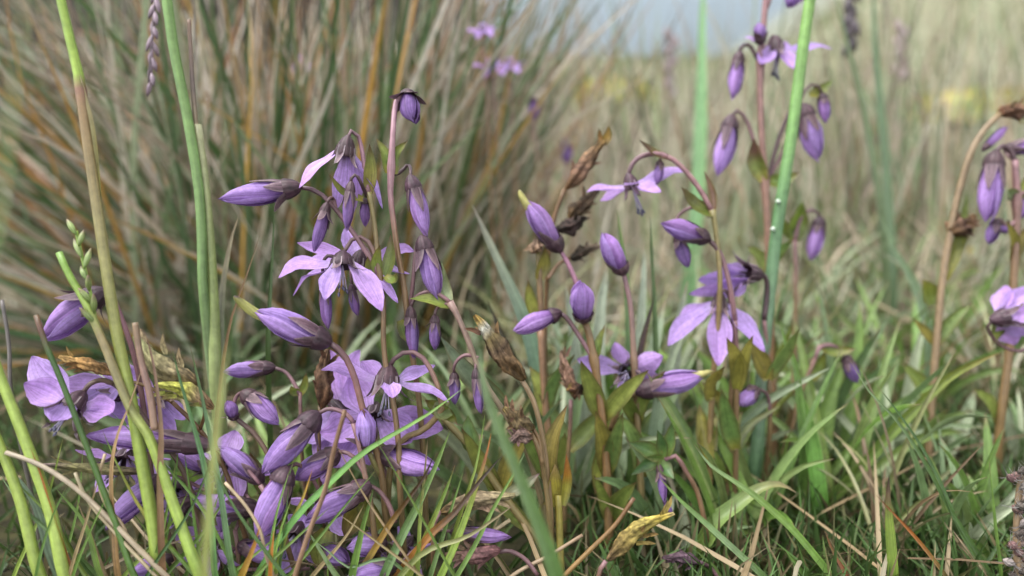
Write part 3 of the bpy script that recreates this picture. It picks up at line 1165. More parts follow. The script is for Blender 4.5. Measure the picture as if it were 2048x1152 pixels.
# F: far left
p = Plant('leaning gentian with a wide pale flower showing hanging stamens beside a green stalk', .172)
p.stem([(225, 765, 4), (262, 800, 4), (300, 850, 5), (360, 930, 6), (395, 1020, 7)], (10, 13), [(0, ST_DK), (1, ST_BR)])
p.flower((163, 790), (138, 822, -4), [(64, 712, 5), (48, 766, -4), (104, 842, -9), (226, 824, -2), (240, 770, 7)], 74, .02, face=1.5,
         ped=[(228, 768, 4), (205, 760, 2), (180, 768)], pw=(11, 9), pc=[(0, (.2, .14, .09)), (1, ST_DK)], calw=56, stam=(-.2, .3))
p.flower((270, 780, 10), (225, 790, 8), [(104, 776, 8), (246, 720, 12), (240, 838, 3), (320, 860, 8), (350, 880, 9)], 78, .02, face=1.5, calw=48, stam=None)
p.flower((310, 790, 12), (320, 810, 12), [(262, 735, 12), (345, 880, 10), (370, 840, 14), (300, 900, 10)], 50, .02, calw=40, stam=None)
p = Plant('dark purple drooping bud cluster hung behind the stalk with a brown joint', .176)
p.stem([(228, 600, 2), (252, 660, 2), (275, 740, 3), (292, 850, 4), (305, 960, 5), (330, 1050, 6)], (10, 13), [(0, (.22, .10, .13)), (1, ST_BR)])
p.bud((205, 582), (76, 682, -5), 74, ped=[(230, 604, 2), (222, 588, 2), (214, 582)], roll=2.2, flare=True)
p = Plant('long pale lilac bud lying almost level among the grass stalks', .175)
p.stem([(520, 970), (545, 1010), (566, 1060, 2), (580, 1110, 3)], (10, 13))
p.bud((416, 892), (166, 862, -3), 62, ped=[(520, 968), (490, 935), (450, 905)], roll=1.4, sep=4)
p.bud((318, 955, 4), (203, 1060, -4), 60, ped=[(420, 985, 6), (380, 965, 6), (345, 950, 5)], roll=.3, sep=3)
p.bud((418, 940, 8), (350, 900, 6), 50, ped=[(440, 990, 8), (432, 960, 8)])
p.flower((430, 1075, 10), (415, 1100, 6), [(330, 1140, 4), (400, 1170, 0), (480, 1130, 4), (440, 1050, 12), (350, 1060, 10)], 66, 0, calw=46)
p.bud((460, 985, 10), (440, 1070, 6), 46, ped=[(500, 1000, 8), (480, 980, 10)])
p = Plant('withered brown gentian heads with a yellow-green husk among the round green stalks', .174)
p.stem([(340, 800, 3), (400, 860, 5), (450, 940, 6), (480, 1040, 7)], (9, 12), [(0, BROWN), (1, ST_BR)])
p.dry((228, 752), (118, 712, -3), 30, bend=4, cols=[(0, BROWN), (.3, (.25, .15, .06)), (.6, (.34, .20, .07)), (1, (.42, .28, .1))])
p.dry((392, 772), (266, 672, -3), 54, bend=-8, cols=[(0, BROWN), (.3, (.28, .21, .12)), (.7, (.36, .31, .16)), (1, (.42, .42, .2))], rough=.5)
p.dry((430, 812), (310, 768, -4), 40, bend=6, cols=[(0, BROWN), (.3, (.26, .19, .1)), (.6, (.36, .38, .07)), (1, (.40, .42, .10))], rough=.5)
p.dry((300, 940), (80, 930, -4), 26, bend=-3, cols=[(0, ST_DK), (.3, (.20, .17, .08)), (.7, (.28, .26, .11)), (1, (.3, .2, .22))], rough=.4, frays=1)
p.ped([(345, 805, 3), (300, 775, 3), (250, 760, 2), (228, 752)], (8, 7), [(0, BROWN), (1, BROWN)])
p.ped([(400, 860, 5), (410, 820, 3), (395, 780, 1)], (8, 7), [(0, BROWN), (1, BROWN)])

p = Plant('dim lilac flowers sunk low among the stalks under the long level bud', .186)
p.stem([(390, 1010), (400, 1060), (405, 1120)], (9, 11))
p.bud((385, 1000, 2), (300, 1060, -2), 52, ped=[(392, 1015), (390, 1003, 1)])
p.flower((360, 960, 6), (350, 985, 3), [(270, 1010, 4), (320, 1070, 0), (410, 1040, 0), (430, 960, 6), (300, 930, 8)], 56, 0, ped=[(395, 1020), (380, 970, 6)], calw=44)
p.bud((350, 1120, 2), (250, 1150, -2), 52, ped=[(402, 1080), (375, 1105)])
p = Plant('low pale open blooms tangled in fine grass under the level bud and drooping buds', .182)
p.stem([(470, 1060), (476, 1100), (480, 1150)], (9, 11))
p.flower((466, 905, 8), (450, 930, 4), [(350, 900, 6), (380, 985, 0), (470, 1005, -3), (540, 950, 2), (470, 860, 10)], 58, .02, ped=[(472, 1060), (492, 990, 8), (485, 910, 9)], calw=46)
p.flower((640, 985, 12), (650, 1005, 8), [(560, 1000, 8), (600, 1080, 2), (700, 1070, 0), (745, 1000, 4), (650, 940, 12)], 60, .02, ped=[(476, 1100), (560, 1060, 10), (625, 990, 13)], calw=44)
p.flower((255, 900, 10), (240, 925, 6), [(150, 900, 6), (190, 985, 2), (290, 990, 0), (340, 920, 4), (260, 860, 10)], 58, .02, ped=[(476, 1110), (400, 1020, 12), (300, 910, 12)], calw=44)
p.flower((820, 1080, 10), (800, 1100, 6), [(700, 1080, 6), (740, 1160, 2), (850, 1165, 0), (900, 1090, 4), (810, 1050, 10)], 54, .02, ped=[(480, 1140), (700, 1130, 12), (815, 1075, 14)], calw=44)
# dry heads right of the main cluster
p = Plant('withered blackish-brown seed head leaning on a bare curved stalk beside the arching stem', .181)
p.stem([(1042, 757), (1066, 800), (1082, 860, 1), (1094, 940, 2), (1102, 1040, 3)], (10, 13), [(0, STRAW_D), (1, ST_BR)])
p.dry((1048, 760), (945, 634, -4), 46, bend=3, cols=[(0, BROWN), (.25, (.24, .13, .07)), (.5, (.10, .06, .04)), (.7, (.16, .11, .05)), (.82, (.42, .40, .34)), (.92, (.4, .24, .07)), (1, (.28, .15, .05))])
p = Plant('two crumpled brown flower heads on short stalks beneath the leaning seed head', .179)
p.stem([(1062, 865), (1078, 900), (1090, 960, 2), (1100, 1050, 3)], (10, 12), [(0, ST_BR), (1, ST_OL)])
p.dry((1066, 858), (1004, 820, -3), 40)
p.dry((1064, 866, -2), (1020, 884, -4), 34, cols=[(0, BROWN), (.3, (.2, .13, .11)), (.6, (.16, .1, .08)), (1, (.1, .06, .06))])
p.ped([(1085, 930), (1078, 880), (1066, 858)], (9, 8), [(0, ST_BR), (1, BROWN)])
p = Plant('tan withered flower with a long pale green tip lying low beside the lilac bud', .177)
p.stem([(880, 1022), (868, 1050), (866, 1100)], (9, 10))
p.dry((882, 1022), (1030, 985, -2), 44, cols=[(0, BROWN), (.3, (.23, .16, .1)), (.6, (.28, .2, .13)), (1, (.3, .24, .13))], rough=.6)
p.leaf((1010, 990, -2), (1080, 946, -3), 26, 4, cols=[(0, (.33, .32, .2)), (.7, (.38, .40, .25)), (.95, (.3, .16, .2)), (1, ST_DK)])
p.dry((1000, 1105), (890, 1110, -3), 42, cols=[(0, (.2, .1, .09)), (.4, (.24, .13, .12)), (1, (.24, .16, .1))], rough=.5)
p.ped([(1075, 1150), (1050, 1118), (1020, 1102), (1000, 1104)], (9, 9))
p.bud((905, 1064, 2), (1026, 1076, -1), 40, ped=[(868, 1060, 2), (885, 1060, 2)], sep=4, roll=2)
p = Plant('tall crumpled brown flower standing behind the yellow-tipped bud', .192)
p.stem([(640, 812), (638, 870), (640, 960)], (8, 10), [(0, BROWN), (1, ST_BR)])
p.dry((640, 815), (657, 698), 42, cols=[(0, BROWN), (.4, (.18, .11, .06)), (.8, (.13, .08, .04)), (1, (.2, .13, .07))])

# diagonal olive stems crossing under the left cluster
p = Plant('bare diagonal olive stem running out from under the star flower', .190)
p.stem([(888, 838), (920, 872), (953, 907), (998, 978), (1040, 1035), (1082, 1092)], (14, 16), [(0, ST_OL), (1, (.24, .18, .07))])
p.leaf((890, 836), (850, 800, -3), 30, 4)
p.leaf((950, 905), (936, 830, 3), 38, -6, cols=[(0, LF_G), (.6, (.16, .26, .09)), (1, LF_G)])

# ================================================================== MIDDLE-RIGHT CLUSTER
p = Plant('brown stem holding an upright closed violet bud and a level bud', .212)
p.stem([(1168, 642), (1176, 660), (1184, 700), (1192, 742), (1202, 814), (1211, 900), (1216, 1000), (1218, 1080)], (14, 18), [(0, ST_BR), (.4, (.22, .12, .05)), (1, (.22, .14, .06))], nodes=[(1188, 722)])
p.bud((1168, 640), (1157, 560, -10), 62, roll=.6, sep=0)
p.bud((1119, 626), (1021, 663, -4), 48, ped=[(1188, 722), (1170, 690), (1147, 655), (1132, 634)], pw=(10, 9), sep=2)
p.bud((1120, 500, 2), (1046, 398, -2), 58, ped=[(1162, 600, 2), (1150, 558, 2), (1135, 525, 2)], stig=(1043, 382, -2), pw=(11, 9), sep=4, pc=[(0, (.3, .15, .2)), (1, (.25, .12, .17))])
p.leaf((1190, 722), (1210, 650, 3), 20, -4)
p.leaf((1208, 890), (1190, 990, 4), 30, 5)
p.stem([(1168, 640, 6), (1158, 590, 3), (1150, 558, 2)], (9, 10), name='pedicel', to_ground=False)
p = Plant('slim stem with one pale tilted bud beside the violet upright bud', .218)
p.stem([(1247, 545), (1255, 580), (1262, 619), (1267, 700), (1272, 800), (1278, 900), (1284, 1010)], (10, 15), [(0, (.25, .14, .16)), (.4, ST_BR), (1, ST_OL)], nodes=[(1267, 730)])
p.bud((1248, 546), (1201, 464, -5), 54, sep=3)
p.flower((1258, 738, 6), (1253, 745, 0), [(1230, 684, -1), (1154, 718, 2), (1250, 796, -4), (1326, 712, -2), (1325, 765, 4)], 46, -.05, calw=40)
p.bud((1276, 784, -2), (1412, 746, -4), 60, stig=(1425, 740, -4), ped=[(1222, 860, 2), (1236, 820), (1256, 795)], pw=(13, 10), roll=2.4, sep=4, pc=[(0, ST_BR), (1, ST_BR)])
p.leaf((1222, 870, 2), (1190, 770, 4), 18, 4)
p.leaf((1268, 770, 4), (1310, 590, 6), 14, -3, cols=[(0, BLACK), (.5, (.06, .03, .03)), (1, BLACK)])
p = Plant('arched stem with an edge-on flower hanging white stamens and olive leaf pairs', .222)
p.stem([(1424, 420), (1430, 450), (1436, 500), (1440, 560), (1436, 650, 2), (1426, 760, 4), (1420, 880, 5), (1418, 1000, 6)], (10, 14), [(0, ST_OL), (.4, ST_BR), (1, (.25, .17, .06))], nodes=[(1424, 425)])
p.ped([(1424, 424), (1406, 389), (1385, 358), (1365, 336), (1345, 318), (1329, 312)], (11, 10), [(0, ST_PK), (1, ST_PK)])
p.flower((1257, 352), (1266, 380), [(1173, 384, -2), (1200, 402, 3), (1272, 364, -13), (1322, 384, -7), (1376, 342, 3)], 42, .05,
         ped=[(1335, 314), (1318, 308), (1298, 308), (1276, 316), (1262, 332)], pw=(11, 9), calw=36, stam=(.1, .3))
p.bud((1320, 322), (1315, 372), 26, ped=[(1330, 313), (1322, 316)])
p.leaf((1345, 316), (1278, 279, -4), 34, -5, nrm=(.3, -.5, .85), cols=[(0, LF_B), (.3, LF_Y), (.6, LF_B), (1, LF_B)])
p.leaf((1426, 424), (1362, 374, -5), 44, -8, nrm=(.2, -.7, .7), cols=[(0, LF_G), (.5, (.17, .19, .05)), (1, LF_B)])
p.leaf((1428, 424), (1408, 342, 4), 16, 6, cols=[(0, LF_B), (1, LF_B)])
p.bud((1416, 478), (1318, 446, -5), 52, ped=[(1470, 640, 2), (1462, 583), (1447, 522), (1432, 494)], pw=(11, 10), roll=1.9, sep=4)
p.bud((1355, 470, 4), (1376, 540, 3), 36, ped=[(1420, 432, 4), (1385, 415, 4), (1358, 430, 5), (1350, 450, 4)])
p.stem([(1470, 640, 2), (1474, 740, 3), (1472, 860, 5), (1470, 980, 7)], (10, 13))
p = Plant('broad five-petalled pale flower nodding on a thin stalk under the olive leaves', .226)
p.stem([(1462, 600, 3), (1466, 700, 3), (1462, 800, 4), (1458, 930, 5), (1455, 1040, 6)], (9, 13))
p.flower((1440, 590), (1438, 618), [(1336, 692, -3), (1356, 650, 4), (1437, 732, -7), (1530, 704, -3), (1500, 650, 6)], 54, .10, ped=[(1461, 610, 3), (1456, 588, 2), (1448, 580)], calw=38, stam=(0, .3))
p.flower((1520, 550, 6), (1490, 546, 4), [(1378, 588, 0), (1396, 560, 6), (1440, 530, 6), (1430, 590, 2), (1470, 590, 4)], 48, .05, ped=[(1528, 640, 8), (1534, 590, 8), (1532, 556, 7)], pw=(11, 10), calw=48, stam=None, pc=[(0, ST_DK), (1, ST_DK)])
p.stem([(1528, 636, 8), (1536, 720, 9), (1540, 850, 9)], (9, 12))
p.bud((1512, 775, 2), (1480, 815, 0), 44, ped=[(1540, 830, 8), (1535, 790, 5)], sep=5)
p = Plant('pale shrivelled brown flowers on stalks beside the upright violet bud', .216)
p.stem([(1142, 800), (1140, 860, 2), (1132, 960, 3), (1128, 1060, 4)], (8, 12))
p.dry((1146, 795), (1124, 700), 30, cols=[(0, BROWN), (.4, (.33, .2, .13)), (.7, (.36, .22, .15)), (1, (.3, .2, .13))])
p.dry((1140, 780, -3), (1165, 775, -8), 34, cols=[(0, LF_Y), (.4, BROWN), (1, BLACK)], frays=1)
p.stem([(1082, 660, 6), (1086, 740, 6), (1096, 860, 6), (1115, 980, 6), (1120, 1080, 6)], (14, 17), [(0, (.25, .15, .08)), (1, (.22, .15, .06))])
p.stem([(1082, 660, 6), (1080, 580, 6), (1078, 500, 6)], (11, 14), to_ground=False)
p.leaf((1078, 560, 5), (1090, 490, 3), 30, 5, cols=[(0, LF_Y), (.6, (.3, .3, .06)), (1, LF_B)])
p.leaf((1076, 640, 5), (1056, 560, 3), 30, -5, cols=[(0, LF_Y), (.6, (.3, .3, .06)), (1, LF_B)])
p.dry((1080, 500, 6), (1068, 480, 4), 40, cols=[(0, BROWN), (.5, (.3, .18, .12)), (1, (.3, .2, .15))])
p = Plant('tall withered stalk with dark twisted seed heads and a forked orange tip', .236)
p.stem([(1130, 378), (1110, 430), (1098, 500), (1092, 600, 4), (1090, 720, 6), (1098, 850, 8)], (9, 12), [(0, BROWN), (1, ST_BR)])
p.dry((1130, 376), (1212, 282, -2), 36, cols=[(0, BROWN), (.4, (.16, .09, .06)), (.8, (.2, .12, .06)), (1, (.35, .22, .08))])
p.leaf((1208, 290, -2), (1218, 252, -3), 18, 3, cols=[(0, BROWN), (.4, (.42, .25, .06)), (1, (.3, .18, .06))])
p.leaf((1208, 290, -2), (1198, 256, -3), 12, -3, cols=[(0, BROWN), (.4, (.36, .2, .06)), (1, BROWN)])
p.dry((1115, 462), (1172, 436, -3), 34, cols=[(0, BLACK), (.5, (.05, .03, .025)), (1, BLACK)], rough=1.3)
p.dry((1140, 440, 4), (1196, 372, 2), 34, cols=[(0, BROWN), (.4, (.17, .11, .07)), (1, (.14, .09, .06))], rough=1.2)
p.dry((1140, 515, 3), (1202, 492, 1), 26, cols=[(0, BLACK), (.5, (.1, .07, .05)), (1, (.2, .14, .1))])
p.ped([(1100, 500), (1106, 480), (1115, 462)], (8, 7), [(0, BROWN), (1, BROWN)])
p.ped([(1095, 560), (1115, 530, 2), (1140, 515, 3)], (8, 7), [(0, BROWN), (1, BROWN)])
p.ped([(1105, 470), (1120, 452, 2), (1140, 440, 4)], (8, 7), [(0, BROWN), (1, BROWN)])

p = Plant('short stem with a twisted yellow-tipped brown capsule curling over the low grass', .187)
p.stem([(1212, 1122), (1200, 1140), (1196, 1160)], (10, 12))
p.dry((1212, 1116), (1348, 1026, -4), 40, bend=-8, cols=[(0, (.2, .12, .07)), (.3, (.25, .17, .06)), (.65, (.33, .25, .07)), (.9, (.42, .30, .06)), (1, (.4, .3, .15))], rough=.7)
p.dry((1400, 1124, 2), (1325, 1112), 30, cols=[(0, ST_DK), (.5, (.13, .08, .10)), (1, ST_DK)], rough=.5)
p.ped([(1440, 1160, 4), (1420, 1135, 4), (1400, 1124, 2)], (8, 8))
p = Plant('thick olive stem with a small red and yellow two-lipped leaf husk', .184)
p.stem([(1116, 990), (1118, 1030), (1120, 1090), (1122, 1140)], (14, 16), [(0, LF_Y), (1, ST_OL)])
p.leaf((1116, 1012), (1110, 928, -2), 40, -3, cols=[(0, LF_Y), (.5, (.42, .36, .06)), (1, (.36, .24, .12))])
p.leaf((1126, 1012), (1133, 908, -1), 24, 5, cols=[(0, LF_Y), (.4, (.36, .30, .05)), (.6, ORANGE), (1, (.3, .08, .04))])
p = Plant('small green four-leaved shoot with whitish drooping flower in the low grass', .202)
p.stem([(1330, 918), (1352, 912, -1), (1370, 940), (1395, 985, 1), (1412, 1060, 2)], (10, 11))
for (bx, by, w_) in ((1258, 885, 34), (1262, 950, 32), (1345, 842, 28), (1348, 958, 30), (1315, 860, 24)):
    p.leaf((1325, 918), (bx, by, -3), w_, 4, cols=[(0, LF_G), (.5, (.10, .19, .06)), (1, (.09, .15, .05))])
p.bud((1318, 930), (1330, 1008, -3), 22, sep=3)
p.bud((1328, 1000, -2), (1344, 1030, -3), 16, sep=0)

# ================================================================== RIGHT PLANTS
p = Plant('tall brown stem with nodding violet buds and a winged flower near the tall green blade', .262)
p.stem([(1538, -60), (1530, 20), (1521, 130), (1523, 260), (1530, 365), (1536, 470), (1540, 600, 2), (1545, 760, 4), (1550, 900, 6)], (12, 17), [(0, ST_PK), (.4, (.22, .12, .09)), (.7, (.2, .11, .06)), (1, ST_BR)], nodes=[(1521, 128), (1531, 365)])
p.flower((1553, 78), (1551, 106), [(1486, 76, 3), (1522, 128, -7), (1592, 138, -7), (1664, 98, 3), (1575, 84, 9)], 42, .02, ped=[(1521, 128, 3), (1532, 100, 3), (1545, 72, 2)], calw=40, stam=(0, .4))
p.bud((1479, 106), (1464, 202), 38, ped=[(1521, 130), (1500, 92), (1484, 92)], pw=(9, 8), pc=[(0, ST_DK), (1, ST_DK)])
p.bud((1463, 234), (1437, 360), 52, ped=[(1528, 362, 2), (1508, 285), (1494, 242), (1478, 222), (1467, 226)], pw=(9, 8), sep=4)
p.bud((1608, 212), (1638, 328), 56, ped=[(1534, 364, 2), (1560, 270, 2), (1585, 215, 1), (1600, 206)], pw=(9, 8), pc=[(0, ST_DK), (1, ST_DK)], sep=4)
p.bud((1645, 188, 4), (1652, 250, 3), 32, ped=[(1536, 364, 4), (1575, 280, 4), (1610, 180, 4), (1636, 172, 4)])
p.bud((1521, 88, -3), (1520, 42, -4), 34, ped=[(1521, 128, -2), (1521, 105, -3)])
p.bud((1605, -30, 2), (1570, 14, 0), 46, ped=[(1532, 20), (1560, -40)])
p.leaf((1528, 362, -2), (1508, 275, -3), 34, -8, cols=[(0, LF_Y), (.35, LF_G), (.7, LF_B), (1, LF_B)])
p.leaf((1534, 362, 2), (1600, 345, 2), 30, 6)
p.leaf((1620, 190, 4), (1665, 160, 4), 26, 4, cols=[(0, LF_Y), (1, LF_G)])
p = Plant('short stalk with one drooping grey-violet bud and a bright triangular leaf', .285)
p.stem([(1590, 480), (1592, 560), (1590, 680), (1586, 800)], (9, 12))
p.bud((1640, 436), (1624, 524), 42, ped=[(1590, 482), (1600, 440), (1620, 420), (1634, 424)], pw=(8, 7))
p.leaf((1585, 482), (1605, 402, -3), 44, 4, cols=[(0, LF_G), (.6, (.22, .32, .05)), (1, LF_G)])
p.leaf((1592, 482), (1560, 430), 24, -4)
p = Plant('stem with a big hanging lilac bud and smaller dark buds near the curled dry stalk', .252)
p.stem([(2030, 320), (2034, 417), (2028, 547), (2020, 690), (2002, 830), (1990, 950, 4)], (13, 18), [(0, ST_PK), (.3, ST_BR), (1, (.25, .17, .06))], nodes=[(2032, 400)])
p.bud((1990, 306), (1973, 450, -3), 58, ped=[(2030, 322), (2020, 300), (2004, 292)], pw=(11, 9), sep=4, pc=[(0, ST_DK), (1, ST_DK)])
p.bud((1992, 440), (1978, 492), 32, ped=[(2032, 440), (2015, 455), (2003, 440)], sep=3)
p.bud((2030, 455, 2), (1990, 460), 24)
p.bud((2010, 300, 5), (2090, 285, 2), 40, ped=[(2030, 322), (2015, 310, 4)])
p.bud((2055, 390, 2), (2040, 440), 36, ped=[(2032, 400), (2046, 385)])
p.leaf((2030, 400), (2015, 380, -3), 24, 4, cols=[(0, (.3, .34, .2)), (1, LF_G)])
p.leaf((2034, 402), (2052, 350), 22, 4)
p = Plant('curled dry brown stalk with a withered head and one pale petal', .262)
p.stem([(2000, 228), (1968, 260), (1940, 310), (1914, 400), (1898, 480), (1884, 570), (1872, 700), (1862, 820), (1855, 930)], (12, 16), [(0, STRAW_D), (.4, (.25, .17, .1)), (1, ST_BR)])
p.dry((1996, 230), (2070, 214), 36, cols=[(0, BROWN), (.5, (.18, .11, .06)), (1, (.2, .14, .08))])
p.bud((1966, 300), (2016, 250), 22, sep=3)
p.dry((1900, 470), (1950, 430), 44, cols=[(0, BROWN), (.5, (.14, .08, .06)), (1, BROWN)])
p.leaf((1890, 560), (1935, 385, 3), 24, 10, cols=[(0, LF_Y), (1, LF_G)])
p.leaf((1868, 610, 2), (1845, 560), 40, 4, cols=[(0, LF_G), (.6, (.24, .3, .05)), (1, LF_Y)])
p = Plant('flower with dark calyx reaching in beside the stem with the big hanging lilac bud', .236)
p.stem([(2080, 640), (2084, 760), (2080, 900)], (10, 13))
p.flower((1986, 640), (2014, 634), [(2070, 570, 0), (2085, 620, -5), (2060, 672, -2), (2012, 570, 5), (2030, 690, 5)], 46, .02, ped=[(2080, 645), (2050, 700, 4), (2000, 690, 4), (1975, 655, 2)], calw=44)
p.leaf((2010, 640, 4), (1985, 690, 3), 26, 4)
p = Plant('small purple bud hanging on a bent stalk over the turf near the silvery strap leaves', .262)
p.stem([(1640, 690), (1625, 730), (1600, 790), (1580, 870)], (8, 11))
p.bud((1690, 712), (1716, 770), 36, ped=[(1630, 715), (1640, 695), (1660, 690), (1680, 698)], pw=(8, 8), sep=4)
p.leaf((1640, 692), (1712, 698, -3), 26, 6)
p.leaf((1625, 760, 4), (1650, 700, 2), 22, 4)

lf = random.Random(77)
by_label = {o['label']: o for o in col.objects if o.name.startswith('gentian_plant')}
for lab, d, nodes_ in [
    ('brown stem holding an upright closed violet bud and a level bud', .212, [(1204, 840), (1213, 950), (1217, 1050)]),
    ('slim stem with one pale tilted bud beside the violet upright bud', .218, [(1275, 850), (1282, 950)]),
    ('arched stem with an edge-on flower hanging white stamens and olive leaf pairs', .222, [(1423, 800), (1419, 920), (1473, 780), (1471, 900)]),
    ('broad five-petalled pale flower nodding on a thin stalk under the olive leaves', .228, [(1461, 850), (1457, 960), (1537, 760)]),
    ('pale shrivelled brown flowers on stalks beside the upright violet bud', .221, [(1093, 830), (1112, 950), (1138, 900)]),
    ('tall brown stem with nodding violet buds and a winged flower near the tall green blade', .265, [(1537, 540), (1544, 740), (1549, 850)]),
    ('stem with a big hanging lilac bud and smaller dark buds near the curled dry stalk', .252, [(2030, 530), (2018, 710), (1998, 850)]),
    ('curled dry brown stalk with a withered head and one pale petal', .262, [(1873, 690), (1863, 800), (1857, 890)]),
    ('withered blackish-brown seed head leaning on a bare curved stalk beside the arching stem', .183, [(1096, 960)]),
    ('bare diagonal olive stem running out from under the star flower', .190, [(1000, 982), (1060, 1060)]),
]:
    pl = Plant(lab, d)
    pl.root = by_label[lab]
    for (x, y) in nodes_:
        for sd in (-1, 1):
            ln = lf.uniform(70, 135) * .22 / d
            an = lf.uniform(.15, .75)
            c = lf.choice([(.20, .27, .06), (.26, .30, .07), (.16, .25, .07), (.30, .26, .06), (.22, .33, .10)])
            pl.leaf((x, y, 2), (x + sd * ln * math.sin(an), y - ln * math.cos(an), lf.uniform(-12, 12)), lf.uniform(24, 40) * .22 / d, -sd * lf.uniform(-4, 14),
                    cols=[(0, LF_Y), (.2, c), (.8, c), (.95, mixc(c, LF_B, .7)), (1, LF_B)])
# far blooms inside the grass
for i, (x, y, d, s) in enumerate([(965, 60, .36, 30), (985, 132, .37, 38), (1018, 130, .40, 32), (1066, 212, .40, 34), (1131, 298, .47, 38), (600, 130, .6, 22), (822, 268, .45, 38)]):
    p = Plant(['highest far blurred lilac bloom in front of the dark peat bank', 'far blurred lilac bloom with deep violet centre below the highest one', 'paler far bloom touching the one with the violet centre',  # the bank named here is the added stand-in mound
               'far blurred violet bud leaning in the grass edge', 'faint far lilac bud behind the forked orange tip', 'tiny pinkish far bloom inside the tussock',
               'whitish blurred bloom just behind the dark short nodding flower'][i], d)
    p.stem([(x, y), (x + 4, y + 60), (x + 10, y + 160)], (4, 6))
    if i in (3, 4):
        p.bud((x, y - s * .5), (x + 4, y + s * .9), s * .8, sep=3)
    else:
        p.flower((x, y - 8), (x, y + 4), [(x - s, y + 2, -8), (x - s * .4, y + s * .6, -14), (x + s * .6, y + s * .5, -14), (x + s, y - 4, 6), (x, y - 14, 22)], s * .7, .05, calw=18, stam=None)

# ================================================================== GRASS STALKS AND BLADES
def px_path(pts, d):
    return [at(t[0], t[1], d + (t[2] * .001 if len(t) > 2 else 0)) for t in pts]


def to_ground(P):
    last, prev = P[-1], P[-2]
    gz = terrain(last.x, last.y) - .003
    k = last.z - gz
    if k > .002:
        dv = last - prev
        sl = max(-.8, min(.8, dv.x / max(1e-4, abs(dv.z))))
        P = P + [Vector((last.x + sl * k * .45, last.y + .002, lerp(last.z, gz, .5))), Vector((last.x + sl * k * .75, last.y + .004, gz))]
    return P


class Tuft:
    def __init__(self, label, d, name='grass_tuft', cat='grass', group=None):
        self.d, self.label, self.name, self.cat, self.group = d, label, name, cat, group
        self.root = None
        self.r0 = random.Random(hash_(label))

    def blade(self, pts, w, stops, nrm=None, fold=.5, ground=True, part='blade', round_=False, n=18, twist=0.0, tab=None, nodes=()):
        P = px_path(pts, self.d)
        if ground:
            P = to_ground(P)
        if self.root is None:
            self.root = empty(self.name, P[-1], self.label, self.cat, self.group)
        L = [q - self.root.location for q in P]
        g = G()
        if round_:
            wa, wb = (w if isinstance(w, tuple) else (w * .8, w))

            def rad(s):
                r = px(lerp(wa, wb, s), self.d) / 2
                for ns in nodes:
                    r *= 1 + .22 * math.exp(-((s - ns) * 60) ** 2)
                return r
            g.tube(L, rad, max(n, 26), 10, stops)
        else:
            L = L[::-1]
            st = [(1 - a, b) for a, b in stops][::-1]
            nrm = nrm or (self.r0.uniform(-.5, .5), -1, self.r0.uniform(0, .5))
            g.ribbon(L, px(w, self.d), n, st, nrm=nrm, fold=fold, cols=5, twist=twist, tab=tab)
        return add(part, g.mesh(part, M['blade'] if part != 'stalk' else M['stem']), self.root)

    def spikelets(self, a, b, n, l, w, c, droop=.4, spread=.5):
        A, B = at(a[0], a[1], self.d), at(b[0], b[1], self.d)
        for k in range(n):
            s = k / max(1, n - 1)
            q = A.lerp(B, s) - self.root.location
            sd = 1 if k % 2 else -1
            g = G()
            ax = (A - B).normalized()
            o = (RIGHT * sd * spread + ax * (1 - droop) + Vector((0, self.r0.uniform(-.4, .4), 0))).normalized()
            ll = px(l, self.d) * self.r0.uniform(.8, 1.15)
            ww = px(w, self.d)
            g.tube([q, q + o * ll * .5, q + o * ll], lambda s_: ww * .5 * math.sin(math.pi * min(.97, max(.06, s_ * .9 + .05))), 7, 6, [(0, c[0]), (.6, c[1]), (1, c[2])])
            add('spikelet', g.mesh('spikelet', M['blade']), self.root)


YG = [(0, GR_Y), (1, (.30, .40, .09))]
# tall left culm
t = Tuft('tall round yellow-green stalk with a brown joint, tallest of the round stalks', .168, 'grass_stalk', 'grass stalk')
t.blade([(112, -60), (122, 0), (136, 60), (150, 120), (158, 155), (170, 250), (195, 420), (216, 560), (236, 680), (260, 790), (285, 930), (308, 1060), (318, 1152)], (17, 27),
        [(0, (.24, .36, .06)), (.155, (.25, .36, .06)), (.17, (.22, .11, .08)), (.19, (.26, .17, .08)), (.36, (.25, .22, .09)), (.5, (.26, .27, .08)), (.62, (.26, .34, .07)), (1, (.30, .42, .08))], round_=True, part='stalk', nodes=(.17,), n=40)
t.blade([(160, 150, -1), (185, 260), (198, 400)], 12, [(0, STRAW), (.5, (.30, .25, .10)), (1, (.25, .22, .08))], ground=False, part='sheath')
# second culm with green spikelets
t = Tuft('green stalk crossing the tall one, with purple sheath and small green spikelets on top', .166, 'grass_stalk', 'grass stalk')
t.blade([(118, 505), (138, 550), (172, 607), (209, 691), (240, 769), (266, 827), (293, 863), (324, 942), (355, 1031), (398, 1145)], (13, 26),
        [(0, GR_G), (.12, GR_Y), (.2, (.26, .2, .1)), (.34, (.22, .2, .09)), (.46, (.27, .34, .07)), (1, (.30, .42, .08))], round_=True, part='stalk', n=30)
t.blade([(192, 640, 1), (182, 590, 1), (168, 530, 1), (152, 462, 1)], 7, [(0, GR_Y), (1, GR_Y)], ground=False, round_=True, part='flower_axis')
t.spikelets((152, 470), (194, 650), 9, 42, 13, [(.22, .30, .09), (.30, .38, .14), (.2, .12, .08)], droop=.15, spread=.35)
